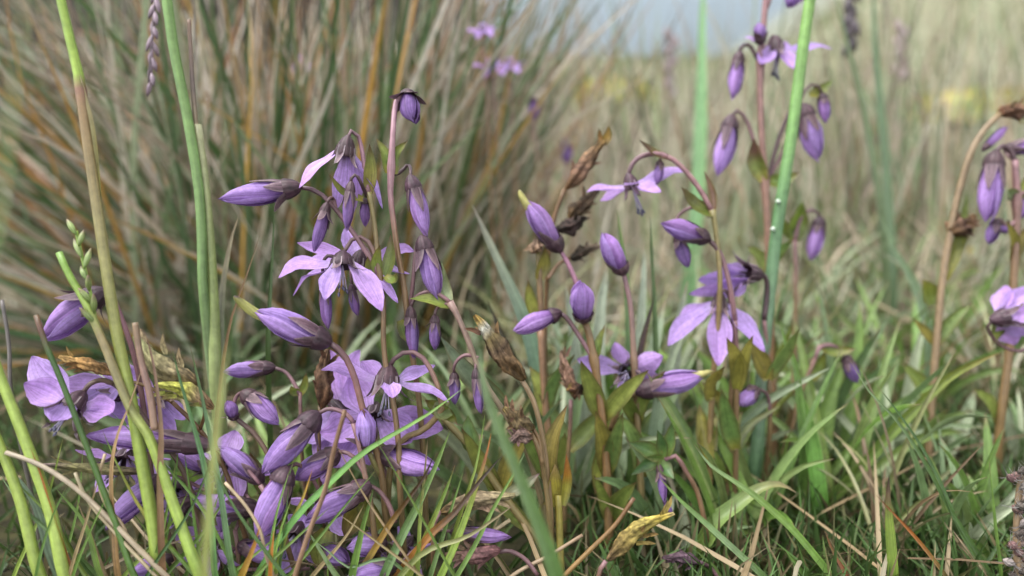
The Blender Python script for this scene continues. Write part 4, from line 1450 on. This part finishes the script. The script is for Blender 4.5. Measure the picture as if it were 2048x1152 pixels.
# bottom-left bright blades
t = Tuft('bright yellow-green round stalks with one orange dying sheath', .166)
t.blade([(-40, 640), (0, 752), (50, 880), (100, 1020), (130, 1152)], (17, 28), YG, round_=True, part='stalk')
t.blade([(-30, 820), (0, 892), (40, 1000), (78, 1145)], (16, 27), YG, round_=True, part='stalk')
t.blade([(60, 893, -1), (85, 960, -1), (108, 1040, -1), (140, 1130), (150, 1160)], 13, [(0, (.36, .16, .03)), (.35, (.45, .16, .03)), (.6, (.2, .14, .08)), (1, (.22, .2, .1))])
t.blade([(0, 950, 2), (50, 1020, 2), (130, 1090, 3)], 14, [(0, GR_B), (1, GR_G)])
t.blade([(15, 930, 3), (70, 1010, 3), (110, 1130, 3)], 26, [(0, (.22, .3, .2)), (1, (.2, .28, .18))])
t = Tuft('slender dark green blade crossing in front of the wide pale flower', .165)
t.blade([(72, 630), (92, 690), (122, 760), (180, 910), (232, 1050), (270, 1155)], 13, [(0, BROWN), (.04, (.2, .1, .08)), (.1, GR_D), (1, GR_G)], round_=True)
t.blade([(110, 975, 3), (170, 1050, 3), (200, 1150, 3)], 13, [(0, GR_G), (1, GR_Y)])
t.blade([(28, 960, 3), (105, 1040, 3), (170, 1150, 3)], 11, [(0, GR_G), (1, GR_Y)])
t = Tuft('twin upright blue-green blades with dark tips in front of the long level bud', .166)
t.blade([(342, 690), (360, 760), (382, 835), (410, 940), (424, 1060), (430, 1150)], 15, [(0, BROWN), (.05, GR_D), (.4, (.13, .25, .10)), (1, GR_G)])
t.blade([(380, 690), (396, 760), (412, 832), (440, 980), (466, 1152)], 13, [(0, BROWN), (.05, GR_D), (.4, (.14, .26, .13)), (1, GR_G)])
t.blade([(205, 860, 2), (235, 930, 2), (290, 1030, 2), (390, 1150, 3)], 12, [(0, BROWN), (.05, GR_G), (.3, LF_Y), (.5, GR_G), (1, GR_Y)])
t.blade([(218, 820, 3), (300, 900, 3), (400, 1010, 3), (470, 1140, 3)], 10, [(0, GR_D), (.5, GR_G), (1, GR_G)])
t = Tuft('bare brown stalks standing upright between the green stalks and the lilac buds', .165)
t.blade([(284, 655, 1), (298, 690), (312, 760), (322, 860), (320, 970), (326, 1152)], 14, [(0, BROWN), (.1, (.26, .17, .11)), (.4, (.34, .23, .12)), (.6, (.22, .13, .06)), (1, (.30, .19, .08))], twist=1.2, n=30)
t.blade([(270, 645), (282, 720), (300, 790), (310, 860)], 15, [(0, STRAW_D), (.5, (.25, .15, .12)), (1, (.28, .18, .12))], ground=False, part='stalk', round_=True)
t.blade([(300, 690), (262, 800), (232, 880), (222, 960), (228, 1060), (236, 1152)], 15, [(0, STRAW_D), (.3, (.36, .24, .11)), (.6, (.24, .15, .06)), (1, (.32, .2, .08))], twist=-1.4, n=30)
t.blade([(150, 945), (175, 1000), (225, 1060), (310, 1150)], 8, [(0, (.3, .24, .15)), (1, STRAW)], round_=True, part='stalk')
t.blade([(12, 905), (80, 930), (150, 975), (220, 1040), (290, 1110), (330, 1150)], 12, [(0, (.33, .28, .2)), (1, (.36, .28, .17))], round_=True, part='stalk')
t.blade([(210, 908, 1), (198, 960, 1), (212, 1010, 1), (250, 1060, 1), (262, 1150, 1)], 8, [(0, STRAW), (1, STRAW_D)], round_=True, part='stalk')
t.blade([(450, 965), (490, 1010), (520, 1060), (532, 1110)], 8, [(0, STRAW), (1, STRAW_D)], round_=True, part='stalk')
t.blade([(520, 1052, -3), (505, 1100, -3), (480, 1160, -3)], 20, [(0, ORANGE), (.4, (.42, .3, .05)), (1, GR_Y)])
t.blade([(548, 1060, -3), (540, 1152, -3)], 16, [(0, ORANGE), (1, (.4, .2, .04))])
t.blade([(690, 820, -6), (668, 900, -6), (650, 980, -5), (620, 1060, -4), (590, 1152, -3)], 11, [(0, BROWN), (.3, (.25, .16, .1)), (1, (.25, .15, .07))], round_=True, part='stalk')
t = Tuft('fine thin green blades crossing over the low lilac buds', .169)
rs_ = random.Random(52)
for k in range(26):
    xa = rs_.uniform(120, 760)
    ya = rs_.uniform(860, 1040)
    xb = xa + rs_.choice([-1, 1]) * rs_.uniform(20, 190)
    dz = rs_.uniform(-8, 6)
    c = rs_.choice([GR_G, (.18, .30, .07), (.2, .33, .07), GR_Y, GR_D, (.32, .24, .12)])
    t.blade([(xa, ya, dz), (lerp(xa, xb, .4) + rs_.uniform(-12, 12), lerp(ya, 1155, .45), dz), (xb, 1158, dz)], rs_.uniform(6, 11), [(0, BROWN), (.06, c), (1, c)])
# the blurred near blade
t = Tuft('out of focus grey-green blade standing very close in front of the level bud', .102)
t.blade([(455, 690), (446, 760), (432, 860), (420, 980), (412, 1100), (408, 1160)], 30, [(0, (.34, .38, .14)), (.3, (.26, .30, .09)), (1, (.24, .28, .08))], tab=[(0, 1), (.5, .95), (.8, .6), (.95, .35), (1, .05)])
t = Tuft('very soft blurred pale green blades beside the tall stalk with brown joint', .068)
t.blade([(44, -80), (34, 100), (16, 300), (-8, 480), (-60, 700)], 22, [(0, (.25, .36, .12)), (1, (.24, .34, .14))])
t.blade([(8, -80), (-24, 200), (-60, 500)], 30, [(0, (.25, .33, .14)), (1, (.24, .34, .14))])
# long diagonal blade
t = Tuft('long straight green blade slanting across the crowd of buds', .170)
t.blade([(924, 778), (850, 832), (731, 902), (660, 965), (598, 1027), (548, 1095), (512, 1155)], 17, [(0, GR_B), (.05, GR_G), (.5, (.13, .28, .07)), (1, (.14, .30, .07))], nrm=(-.3, -.8, .5))
t.blade([(594, 900, 2), (575, 960, 2), (560, 1010, 2), (545, 1090, 2)], 9, [(0, BROWN), (.1, GR_D), (1, GR_D)])
t.blade([(625, 938, 2), (604, 1000, 2), (575, 1060, 2), (550, 1152, 2)], 13, [(0, ORANGE), (.2, (.35, .3, .06)), (.5, GR_Y), (1, GR_G)])
t = Tuft('tuft of narrow fresh green blades leaning beside the tan withered flower', .172)
for pts, w, stp in [
    ([(747, 978), (738, 1010), (724, 1060), (704, 1152)], 17, [(0, GR_D), (.2, GR_G), (1, (.15, .3, .06))]),
    ([(900, 862), (872, 930), (838, 1005), (800, 1080), (766, 1155)], 20, [(0, GR_G), (.5, (.16, .27, .1)), (1, (.16, .3, .08))]),
    ([(970, 828), (962, 880), (950, 940), (940, 970)], 9, [(0, GR_G), (.4, (.2, .25, .05)), (1, GR_D)]),
    ([(982, 867), (970, 920), (940, 1010), (910, 1090), (880, 1155)], 17, [(0, ORANGE), (.1, (.25, .1, .04)), (.3, GR_Y), (1, (.22, .36, .06))]),
    ([(910, 930), (892, 980), (862, 1050), (818, 1152)], 16, [(0, BROWN), (.1, GR_G), (.4, (.25, .3, .06)), (1, GR_G)]),
    ([(1052, 902), (1020, 960), (985, 1020), (950, 1090), (912, 1155)], 11, [(0, GR_B), (.1, GR_G), (1, (.16, .28, .08))]),
    ([(855, 880), (850, 940), (840, 1040), (836, 1150)], 9, [(0, (.3, .2, .12)), (.4, GR_Y), (1, GR_G)]),
    ([(926, 945), (905, 1010), (880, 1090), (860, 1155)], 11, [(0, GR_G), (1, GR_B)]),
    ([(870, 905, -1), (848, 955, -1), (815, 1000, -1), (785, 1040), (760, 1080)], 15, [(0, BLACK), (.25, (.1, .05, .02)), (.45, (.4, .24, .06)), (.7, (.3, .26, .08)), (1, OLIVE)]),
    ([(1030, 1008, -2), (985, 1040, -2), (930, 1075, -2), (840, 1110, -2)], 13, [(0, STRAW_D), (.3, (.3, .32, .12)), (1, GR_G)]),
    ([(1003, 912, -1), (960, 962, -1), (905, 1030, -1), (862, 1068, -1)], 17, [(0, BLACK), (.3, (.1, .06, .03)), (.5, (.45, .22, .05)), (.75, BROWN), (1, STRAW_D)]),
    ([(615, 1060), (640, 1100), (675, 1155)], 14, [(0, GR_B), (1, GR_G)]),
    ([(656, 1120), (656, 1155)], 8, [(0, GR_G), (1, GR_G)]),
    ([(620, 1075), (660, 1105), (700, 1135), (780, 1120)], 9, [(0, (.2, .28, .15)), (1, GR_G)]),
]:
    t.blade(pts, w, stp)
t = Tuft('brown needle stalks lying aslant over the low grass between the clusters', .178)
t.blade([(1268, 996), (1230, 1050), (1180, 1100), (1130, 1150)], 11, [(0, BROWN), (.4, (.28, .18, .06)), (1, (.25, .15, .06))], round_=True, part='stalk')
t.blade([(1165, 1070), (1100, 1110), (1024, 1152)], 9, [(0, STRAW_D), (.4, STRAW), (1, STRAW_D)], round_=True, part='stalk')
t.blade([(956, 1085), (990, 1060), (1020, 1040)], 8, [(0, (.4, .3, .2)), (1, STRAW)], round_=True, part='stalk', ground=False)
# wide dark blades between the clusters
t = Tuft('broad soft dark green blade slanting down between the two flower clusters', .122)
t.blade([(958, 700), (972, 790), (1008, 880), (1050, 980), (1100, 1110), (1120, 1180)], 38, [(0, (.2, .28, .15)), (.15, (.11, .18, .07)), (.5, (.075, .15, .04)), (1, (.07, .14, .035))], nrm=(-.3, -1, .2), tab=[(0, 1), (.55, .9), (.85, .55), (.96, .3), (1, .08)])
t = Tuft('blue-green keeled blades rising behind the yellow-tipped slim bud and level bud', .235)
for pts, w, stp in [
    ([(944, 408), (968, 460), (1005, 540), (1042, 620), (1066, 700), (1082, 800), (1095, 900)], 34, [(0, (.3, .26, .2)), (.15, (.3, .34, .24)), (.4, (.19, .3, .2)), (1, (.10, .22, .1))]),
    ([(975, 600), (1000, 660), (1040, 740), (1070, 830)], 22, [(0, BLACK), (.2, (.06, .05, .03)), (1, GR_D)]),
    ([(1234, 420), (1248, 520), (1256, 600), (1262, 720)], 22, [(0, GR_G), (.5, (.16, .28, .12)), (1, GR_G)]),
    ([(1300, 430), (1304, 520), (1310, 640), (1312, 780)], 14, [(0, GR_D), (1, GR_D)]),
    ([(1380, 640), (1350, 700), (1320, 800), (1300, 950)], 30, [(0, SAGE), (1, (.18, .32, .2))]),
]:
    t.blade(pts, w, stp)
t = Tuft('long silvery strap leaves leaning about behind the violet upright bud', .27)
rs_ = random.Random(31)
for (xa, ya, xb, yb, w) in [(1130, 560, 1165, 900, 34), (1215, 520, 1190, 900, 36), (1330, 600, 1235, 930, 38), (1290, 480, 1262, 880, 24), (1400, 690, 1290, 880, 30), (1375, 560, 1340, 900, 30), (1180, 640, 1230, 930, 30), (1470, 600, 1395, 900, 26), (1100, 600, 1140, 860, 26), (1345, 760, 1330, 960, 40)]:
    dz = rs_.uniform(-20, 30)
    c = rs_.choice([(.40, .46, .34), (.32, .40, .26), (.46, .50, .40), (.28, .36, .18)])
    t.blade([(xa, ya, dz), (lerp(xa, xb, .4) + rs_.uniform(-12, 12), lerp(ya, yb, .4), dz), (xb, yb, dz)], w, [(0, STRAW), (.1, c), (.7, c), (1, GR_G)])
t = Tuft('wide pale green strap leaves standing in the turf behind the long arching blade', .30)
for (xa, ya, xb, yb, w) in [(1650, 640, 1640, 900, 40), (1690, 720, 1640, 950, 34), (1560, 700, 1610, 930, 36), (1720, 600, 1690, 900, 24), (1800, 700, 1720, 940, 34), (1850, 640, 1800, 900, 26), (1950, 780, 1850, 960, 36), (1660, 830, 1700, 980, 40), (1510, 730, 1540, 940, 30)]:
    dz = rs_.uniform(-40, 40)
    c = rs_.choice([(.26, .40, .12), (.32, .42, .18), (.38, .44, .28), (.22, .34, .09)])
    t.blade([(xa, ya, dz), (lerp(xa, xb, .4) + rs_.uniform(-14, 14), lerp(ya, yb, .4), dz), (xb, yb, dz)], w, [(0, STRAW), (.08, c), (.7, c), (1, GR_G)])
# tall blade right
t = Tuft('tall straight green blade with a water bead in front of the tall violet stem', .236, 'grass_stalk', 'grass stalk')
t.blade([(1632, -70), (1620, 0), (1604, 110), (1586, 250), (1566, 380), (1552, 470), (1540, 580), (1530, 680), (1520, 800), (1514, 900)], (22, 27),
        [(0, (.20, .34, .08)), (.3, (.17, .31, .09)), (.45, (.11, .22, .09)), (.7, (.13, .19, .12)), (1, (.1, .2, .08))], round_=True, part='stalk', n=30)
wm = bpy.data.materials.new('water')
wm.use_nodes = True
wb = wm.node_tree.nodes['Principled BSDF']
wb.inputs['Base Color'].default_value = (.62, .72, .58, 1)
wb.inputs['Transmission Weight'].default_value = .35
wb.inputs['IOR'].default_value = 1.33
wb.inputs['Roughness'].default_value = .02
for (x, y) in ((1556, 403), (1546, 458)):
    g = G()
    q = at(x, y, t.d - .0022) - t.root.location
    g.tube([q + Vector((0, 0, .0009)), q, q - Vector((0, 0, .0009))], lambda s_: .0009 * math.sin(math.pi * min(.97, max(.03, s_))), 8, 10, [(0, (1, 1, 1)), (1, (1, 1, 1))])
    add('water_bead', g.mesh('water_bead', wm), t.root)
for i, (x, y, d, w, c, pts) in enumerate([
    (1405, -40, .44, 30, (.24, .40, .18), [(1408, -60), (1404, 60), (1402, 200), (1398, 330), (1390, 460)]),
    (1740, -40, .42, 20, (.14, .22, .11), [(1745, -60), (1752, 120), (1768, 280), (1778, 420), (1785, 560)]),
    (1700, 60, .40, 16, (.16, .22, .1), [(1660, -60), (1692, 80), (1730, 230), (1762, 420)]),
    (1800, 400, .33, 22, (.22, .30, .16), [(1760, 430), (1790, 500), (1830, 570), (1850, 640), (1860, 700)]),
    (770, 0, .40, 22, (.20, .30, .12), [(755, 30), (768, 130), (772, 250), (775, 380)]),
]):
    t = Tuft(['tall pale green blurred blade rising to the hazy hillside', 'dark green blurred stalk standing alone over the pale meadow', 'thin olive blurred blade leaning across the dark stalk',
              'grey-green bent blade under the dark blurred stalk', 'short blurred bright blade rising behind the dark nodding flower'][i], d)
    t.blade(pts, w, [(0, c), (1, tuple(v * .8 for v in c))])
# left mid culms
t = Tuft('deep green round stalk beside a paler thick stalk, behind the horizontal lilac bud', .196, 'grass_stalk', 'grass stalk')
t.blade([(325, -60), (334, 0), (348, 100), (374, 230), (398, 380), (404, 480), (408, 600)], (21, 18), [(0, (.15, .26, .075)), (.5, (.13, .22, .07)), (1, (.34, .37, .26))], round_=True, part='stalk')
t.blade([(378, 40, 2), (384, 150, 2), (392, 255, 2)], 10, [(0, (.3, .2, .14)), (.6, (.2, .15, .13)), (1, STRAW)], round_=True, part='dry_tip', ground=False)
t.blade([(394, 250, 2), (406, 340, 2), (418, 470, 2), (426, 600, 2), (430, 700, 2), (434, 800, 2)], (18, 32), [(0, (.36, .36, .20)), (.3, (.26, .33, .11)), (1, (.28, .35, .15))], round_=True, part='stalk')
t.blade([(478, 430, 5), (462, 480, 5), (446, 570, 5), (440, 680, 5)], 22, [(0, STRAW), (.3, (.3, .32, .22)), (1, (.25, .3, .2))])
t.blade([(548, 420, 8), (546, 480, 8), (542, 560, 8), (536, 700, 8)], 13, [(0, GR_D), (1, GR_D)])
t.blade([(520, 470, -4), (490, 560, -4), (462, 640, -4), (442, 760, -3)], 11, [(0, BROWN), (.5, (.26, .15, .06)), (1, ORANGE)])
t.blade([(4, 600, 2), (18, 690, 2), (24, 800, 2)], 9, [(0, (.15, .13, .12)), (1, (.14, .12, .1))], round_=True, part='stalk')

# lower-right sharp blades
t = Tuft('long pale-edged green blade arching out of the turf beside the four-leaved shoot', .190)
t.blade([(1388, 888), (1420, 930), (1462, 958), (1512, 993), (1560, 1035), (1600, 1075), (1665, 1155)], 17, [(0, BROWN), (.06, GR_B), (.4, GR_G), (1, (.18, .34, .07))], nrm=(.3, -.9, .4))
t.blade([(1316, 952), (1360, 1000), (1410, 1045), (1470, 1100), (1530, 1155)], 15, [(0, STRAW_D), (.08, GR_G), (.5, GR_B), (1, GR_G)], nrm=(.3, -.9, .4))
t = Tuft('pair of thin crossing dark green blades with pale edges over the turf', .186)
t.blade([(1700, 720), (1740, 785), (1793, 840), (1850, 925), (1895, 1010), (1945, 1090), (1985, 1155)], 10, [(0, STRAW), (.06, GR_B), (.4, GR_D), (1, GR_D)])
t.blade([(1752, 768), (1800, 830), (1850, 905), (1890, 985), (1920, 1060), (1975, 1155)], 10, [(0, STRAW), (.06, GR_D), (.5, (.1, .17, .06)), (1, GR_G)])
t.blade([(1978, 920), (1985, 990), (1992, 1060), (2002, 1150)], 8, [(0, STRAW_D), (.1, GR_G), (1, GR_G)])
t.blade([(1905, 1060), (1935, 1100), (1975, 1150)], 8, [(0, STRAW), (1, OLIVE)])
t = Tuft('upright olive blade with a dark brown needle tip in the turf', .186)
t.blade([(1778, 950), (1776, 1000), (1780, 1060), (1786, 1155)], 24, [(0, BLACK), (.14, (.14, .08, .05)), (.3, (.22, .28, .05)), (1, (.26, .36, .06))], nrm=(0, -1, .1))
t.blade([(1752, 990), (1790, 1030), (1840, 1085), (1890, 1150)], 9, [(0, BROWN), (.3, ORANGE), (.6, (.25, .2, .07)), (1, GR_G)])
t.blade([(1650, 1062), (1665, 1100), (1695, 1155)], 11, [(0, BROWN), (.5, (.3, .1, .06)), (1, (.2, .1, .05))])
t.blade([(1570, 1100), (1590, 1125), (1612, 1155)], 14, [(0, GR_G), (1, GR_D)])
t = Tuft('wide olive leaf curling beneath the long arching blade', .205)
t.blade([(1592, 985), (1560, 968), (1520, 975), (1470, 1010), (1432, 1040), (1410, 1080)], 34, [(0, STRAW_D), (.15, (.2, .2, .07)), (.4, (.2, .28, .08)), (1, (.22, .32, .06))], nrm=(.1, -.6, .8))
t = Tuft('long lax blade drooping over the turf near the tall brown stem', .232)
t.blade([(1560, 640), (1572, 690), (1588, 720), (1600, 800), (1608, 900)], 20, [(0, GR_G), (.5, (.14, .24, .06)), (1, GR_G)])
t.blade([(1660, 735), (1600, 765), (1540, 798), (1490, 840), (1450, 890)], 26, [(0, SAGE), (.4, (.18, .25, .12)), (1, (.2, .28, .14))])
t.blade([(2000, 705), (1960, 722), (1900, 755), (1840, 810), (1780, 870), (1720, 940)], 30, [(0, (.32, .22, .08)), (.15, (.26, .3, .05)), (.6, (.2, .3, .06)), (1, (.2, .3, .07))])
t.blade([(1600, 780), (1618, 850), (1630, 920), (1640, 1010)], 40, [(0, GR_G), (.5, (.16, .32, .06)), (1, (.14, .3, .06))])
t.blade([(1560, 812), (1500, 850), (1470, 900), (1450, 990)], 30, [(0, OLIVE), (1, (.15, .22, .07))])

# drooping grey-violet seed heads
for i, (d, pts, sa, sb, n_, l_, w_) in enumerate([
    (.215, [(318, -80), (312, -20), (305, 60), (298, 165)], (302, 160), (312, -40), 14, 34, 11),
    (.46, [(1700, -120), (1702, -40), (1704, 30), (1702, 85)], (1702, 80), (1702, -60), 10, 40, 18),
    (.8, [(1344, 60), (1342, 110), (1340, 170), (1338, 240)], (1342, 90), (1338, 205), 8, 34, 16),
    (.8, [(1800, 60), (1802, 110), (1796, 175), (1792, 300)], (1802, 70), (1794, 170), 8, 36, 18),
]):
    t = Tuft(['drooping lilac-grey grass seed head hanging beside the deep green stalk', 'dark blurred seed head hanging in over the pale meadow',
              'thin blurred seed spike standing before the hazy hillside', 'pinkish blurred seed spike standing over the yellow cushions'][i], d, 'seed_head_stalk', 'seed head')
    if i < 2:
        # the stalk rises from the ground behind and nods over
        P0 = pts[0]
        t.blade(pts[::-1] + [(P0[0] + 40, P0[1] - 40, 20), (P0[0] + 70, P0[1] + 100, 40), (P0[0] + 80, P0[1] + 500, 50)], (5, 8), [(0, (.2, .15, .17)), (1, OLIVE)], round_=True, part='stalk', n=30)
    else:
        t.blade(pts + [(pts[-1][0] - 6, pts[-1][1] + 160)], (5, 8), [(0, (.2, .15, .17)), (1, OLIVE)], round_=True, part='stalk')
    vc = [(.30, .22, .26), (.10, .08, .09), (.36, .28, .28), (.40, .30, .30)][i]
    t.spikelets(sa, sb, n_, l_, w_, [vc, tuple(v * 1.2 for v in vc), tuple(v * .7 for v in vc)], droop=.2 if i > 1 else .0, spread=.3)

# woolly brown spike at the lower right border
t = Tuft('woolly grey-brown seed spike standing in the turf beside thin crossing blades', .178, 'woolly_spike', 'seed head')
t.blade([(2046, 945), (2038, 1000), (2034, 1080), (2036, 1160)], (14, 18), [(0, STRAW_D), (1, STRAW_D)], round_=True, part='stalk')
r0 = random.Random(4)
for k in range(26):
    y = 945 + k * 8.4
    x = 2040 - 4 * math.sin(k * .4) + r0.uniform(-10, 10)
    q = at(x, y, t.d + r0.uniform(-.0015, .0015)) - t.root.location
    g = G()
    o = Vector((r0.choice([-1, 1]) * r0.uniform(.4, 1), -r0.uniform(0, .8), r0.uniform(.2, .9))).normalized()
    ll = px(30, t.d)
    c = r0.choice([(.16, .12, .1), (.22, .13, .12), (.1, .08, .07), (.28, .24, .22)])
    g.tube([q, q + o * ll * .5, q + o * ll], lambda s_: px(9, t.d) * math.sin(math.pi * min(.96, max(.08, s_))), 6, 7, [(0, c), (1, tuple(v * 1.3 for v in c))])
    for h in range(14):
        hd = Vector((r0.uniform(-1, .6), r0.uniform(-1, .3), r0.uniform(-.5, 1))).normalized()
        q2 = q + o * ll * r0.uniform(.1, 1)
        g.ribbon([q2, q2 + hd * px(14, t.d), q2 + hd * px(24, t.d) + Vector((0, 0, .0004))], px(1.4, t.d), 3, [(0, (.35, .32, .3)), (1, (.45, .42, .4))])
    add('floret', g.mesh('floret', M['dry']), t.root)

# ------------------------------------------------------------------ filler tufts of broad blades among the stems
rf = random.Random(21)
PL = [(o.matrix_world.translation.copy() if False else o.location.copy(), o['label']) for o in col.objects if o.name.startswith('gentian_plant')]
spots = []
for i in range(80):
    d = .20 + .27 * rf.random() ** 1.3
    x = rf.uniform(-.05, .70) * d * 1.15
    if i % 6 == 0:
        x = rf.uniform(-.5, 0) * d
        d = max(d, .23)
    spots.append((x, d))
seen_near = {}
for i, (x, y) in enumerate(spots):
    base = Vector((x, y, terrain(x, y) - .002))
    kind = rf.choice([0, 0, 0, 1, 1, 2])
    big = rf.random() < .5
    for near in sorted(PL, key=lambda q: (q[0].xy - base.xy).length)[:4]:
        short = ' '.join(near[1].split()[:8])
        while short.split()[-1] in ('with', 'a', 'an', 'the', 'and', 'of', 'on', 'in', 'its', 'by', 'one', 'over', 'under', 'holding', 'topped', 'beside', 'bearing', 'behind', 'showing', 'reaching', 'just', 'from', 'out', 'near', 'small', 'smaller', 'dark'):
            short = ' '.join(short.split()[:-1])
        rel = 'behind' if base.y > near[0].y + .02 else 'beside'
        lab = ('tall ' if big else 'short ') + ['grey-green', 'fresh green', 'olive-straw'][kind] + ' tuft ' + rel + ' ' + short
        if lab not in seen_near:
            break
    seen_near[lab] = 1
    root = empty('grass_tuft', base, lab, 'grass', 'low grass tufts among the flower stems')
    for k in range(rf.randrange(6, 12)):
        a = rf.uniform(0, 6.28)
        ln = (rf.uniform(.035, .075) if big else rf.uniform(.018, .045)) * (1 + .5 * (y - .2)) * (1.15 if kind == 2 else 1)
        lean, dr = rf.uniform(.05, .6), rf.uniform(.1, 1.1)
        q = Vector((rf.uniform(-.006, .006), rf.uniform(-.006, .006), 0))
        pts = [q.copy()]
        for s in range(1, 6):
            th = lean + dr * (s / 5) ** 1.5
            q = q + Vector((math.sin(a) * math.sin(th), math.cos(a) * math.sin(th), math.cos(th))) * ln / 5
            pts.append(q.copy())
        c = [rf.choice([GR_B, (.18, .27, .11), SAGE]), rf.choice([GR_G, (.20, .31, .07), (.15, .24, .06), (.24, .33, .11)]), rf.choice([OLIVE, STRAW, (.25, .27, .1), STRAW_D])][kind]
        k_ = rf.uniform(.75, 1.15)
        c = tuple(v * k_ for v in c)
        g = G()
        g.ribbon(pts, [rf.uniform(.0022, .0045), rf.uniform(.0022, .005), rf.uniform(.001, .002)][kind], 9, [(0, mixc(c, OLIVE, .4)), (.3, c), (.9, c), (1, STRAW_D)], nrm=(rf.uniform(-.8, .8), -1, rf.uniform(0, .8)), fold=.5, cols=5)
        add('blade', g.mesh('blade', M['blade']), root)

# ------------------------------------------------------------------ yellow moss cushions on the slope
def cushion(x, y, d, wpx, hpx, label, c, hole=False):
    # put it on the slope under that line of sight
    ray = at(x, y, 1.0) - CAM
    t_ = .3
    while t_ < 12:
        q = CAM + ray * t_
        if q.z <= terrain(q.x, q.y) + .02:
            break
        t_ += .01
    q = CAM + ray * t_
    w = px(wpx, t_) / 2
    base = Vector((q.x, q.y + w * .2, terrain(q.x, q.y + w * .2) - .004))
    r0 = random.Random(int(x))
    root = empty('moss_cushion', base, label, 'moss')
    g = G()
    n, m_ = 12, 40
    rows, us, cs = [], [], []
    hh = px(hpx, t_)
    for i in range(n + 1):
        v = i / n
        r = w * math.sin(v * math.pi / 2) * 1.0
        zz = hh * math.cos(v * math.pi / 2)
        if hole:
            zz = hh * (1 - abs(2 * v - 1) ** 2) * 1.1
        row = []
        for j in range(m_):
            a = 2 * math.pi * j / m_
            k = 1 + .12 * math.sin(3 * a + x) + .06 * math.sin(7 * a)
            row.append((r * k * math.cos(a), r * k * math.sin(a), zz + .05 * hh * math.sin(11 * a + 9 * v)))
        rows.append(row)
        us.append([(j / m_ * 6, v * 3) for j in range(m_)])
        cs.append([tuple(u * r0.uniform(.8, 1.15) for u in (c if not (hole and v < .35) else (.05, .06, .03))) for j in range(m_)])
    g.grid(rows, us, cs, True)
    add('mound', g.mesh('mound', M['moss']), root)
    sp_ = []
    for k in range(700):
        v, a = math.sqrt(r0.random()), r0.uniform(0, 6.28)
        zz = hh * math.cos(v * math.pi / 2) if not hole else hh * (1 - abs(2 * v - 1) ** 2) * 1.1
        cc = tuple(u * r0.uniform(.7, 1.2) for u in (c if not (hole and v < .3) else (.05, .06, .03)))
        rr = w * math.sin(v * math.pi / 2)
        sp_.append(((rr * math.cos(a), rr * math.sin(a), zz - .003), r0.uniform(0, 6.28), r0.uniform(0, .9), w * .16, .3, w * .06, cc, cc))
    o = add('moss_shoots', quick_blades('moss_shoots', sp_, M['moss'], 3), root)
    o['kind'] = 'stuff'


YEL = (.46, .40, .09)
cushion(1225, 200, 0, 180, 50, 'bright yellow moss cushion on the slope below the hazy hillside', YEL)
cushion(1950, 232, 0, 210, 52, 'yellow moss cushion with a dark hollow on the meadow slope', (.42, .38, .11), True)
cushion(1080, 405, 0, 130, 70, 'olive-yellow moss patch behind the edge-on flower', (.36, .34, .06))
cushion(1930, 520, 0, 230, 70, 'ochre moss patch behind the curled dry stalk', (.42, .33, .06))
cushion(60, 470, 0, 180, 120, 'ochre moss patch under the blades of the tussock', (.40, .28, .05))

# ------------------------------------------------------------------ haze in front of the far mountain
def build_haze():
    x0, x1, y0, y1, z0, z1 = -4200, 4200, -60, 4200, -170, 900
    v = [(x, y, z) for z in (z0, z1) for y in (y0, y1) for x in (x0, x1)]
    f = [(0, 2, 3, 1), (4, 5, 7, 6), (0, 1, 5, 4), (2, 6, 7, 3), (0, 4, 6, 2), (1, 3, 7, 5)]
    me = bpy.data.meshes.new('haze')
    me.from_pydata(v, [], f)
    m = bpy.data.materials.new('haze_air')
    m.use_nodes = True
    N, L = m.node_tree.nodes, m.node_tree.links
    N.clear()
    out = N.new('ShaderNodeOutputMaterial')
    pv = N.new('ShaderNodeVolumePrincipled')
    pv.inputs['Color'].default_value = (.70, .84, 1, 1)
    pv.inputs['Density'].default_value = 0.00045
    L.new(pv.outputs[0], out.inputs['Volume'])
    me.materials.append(m)
    o = add('haze', me)
    o['kind'] = 'stuff'
    tag(o, 'thin pale mist lying before the far mountain', 'haze')


HAZE = True
if HAZE:
    build_haze()
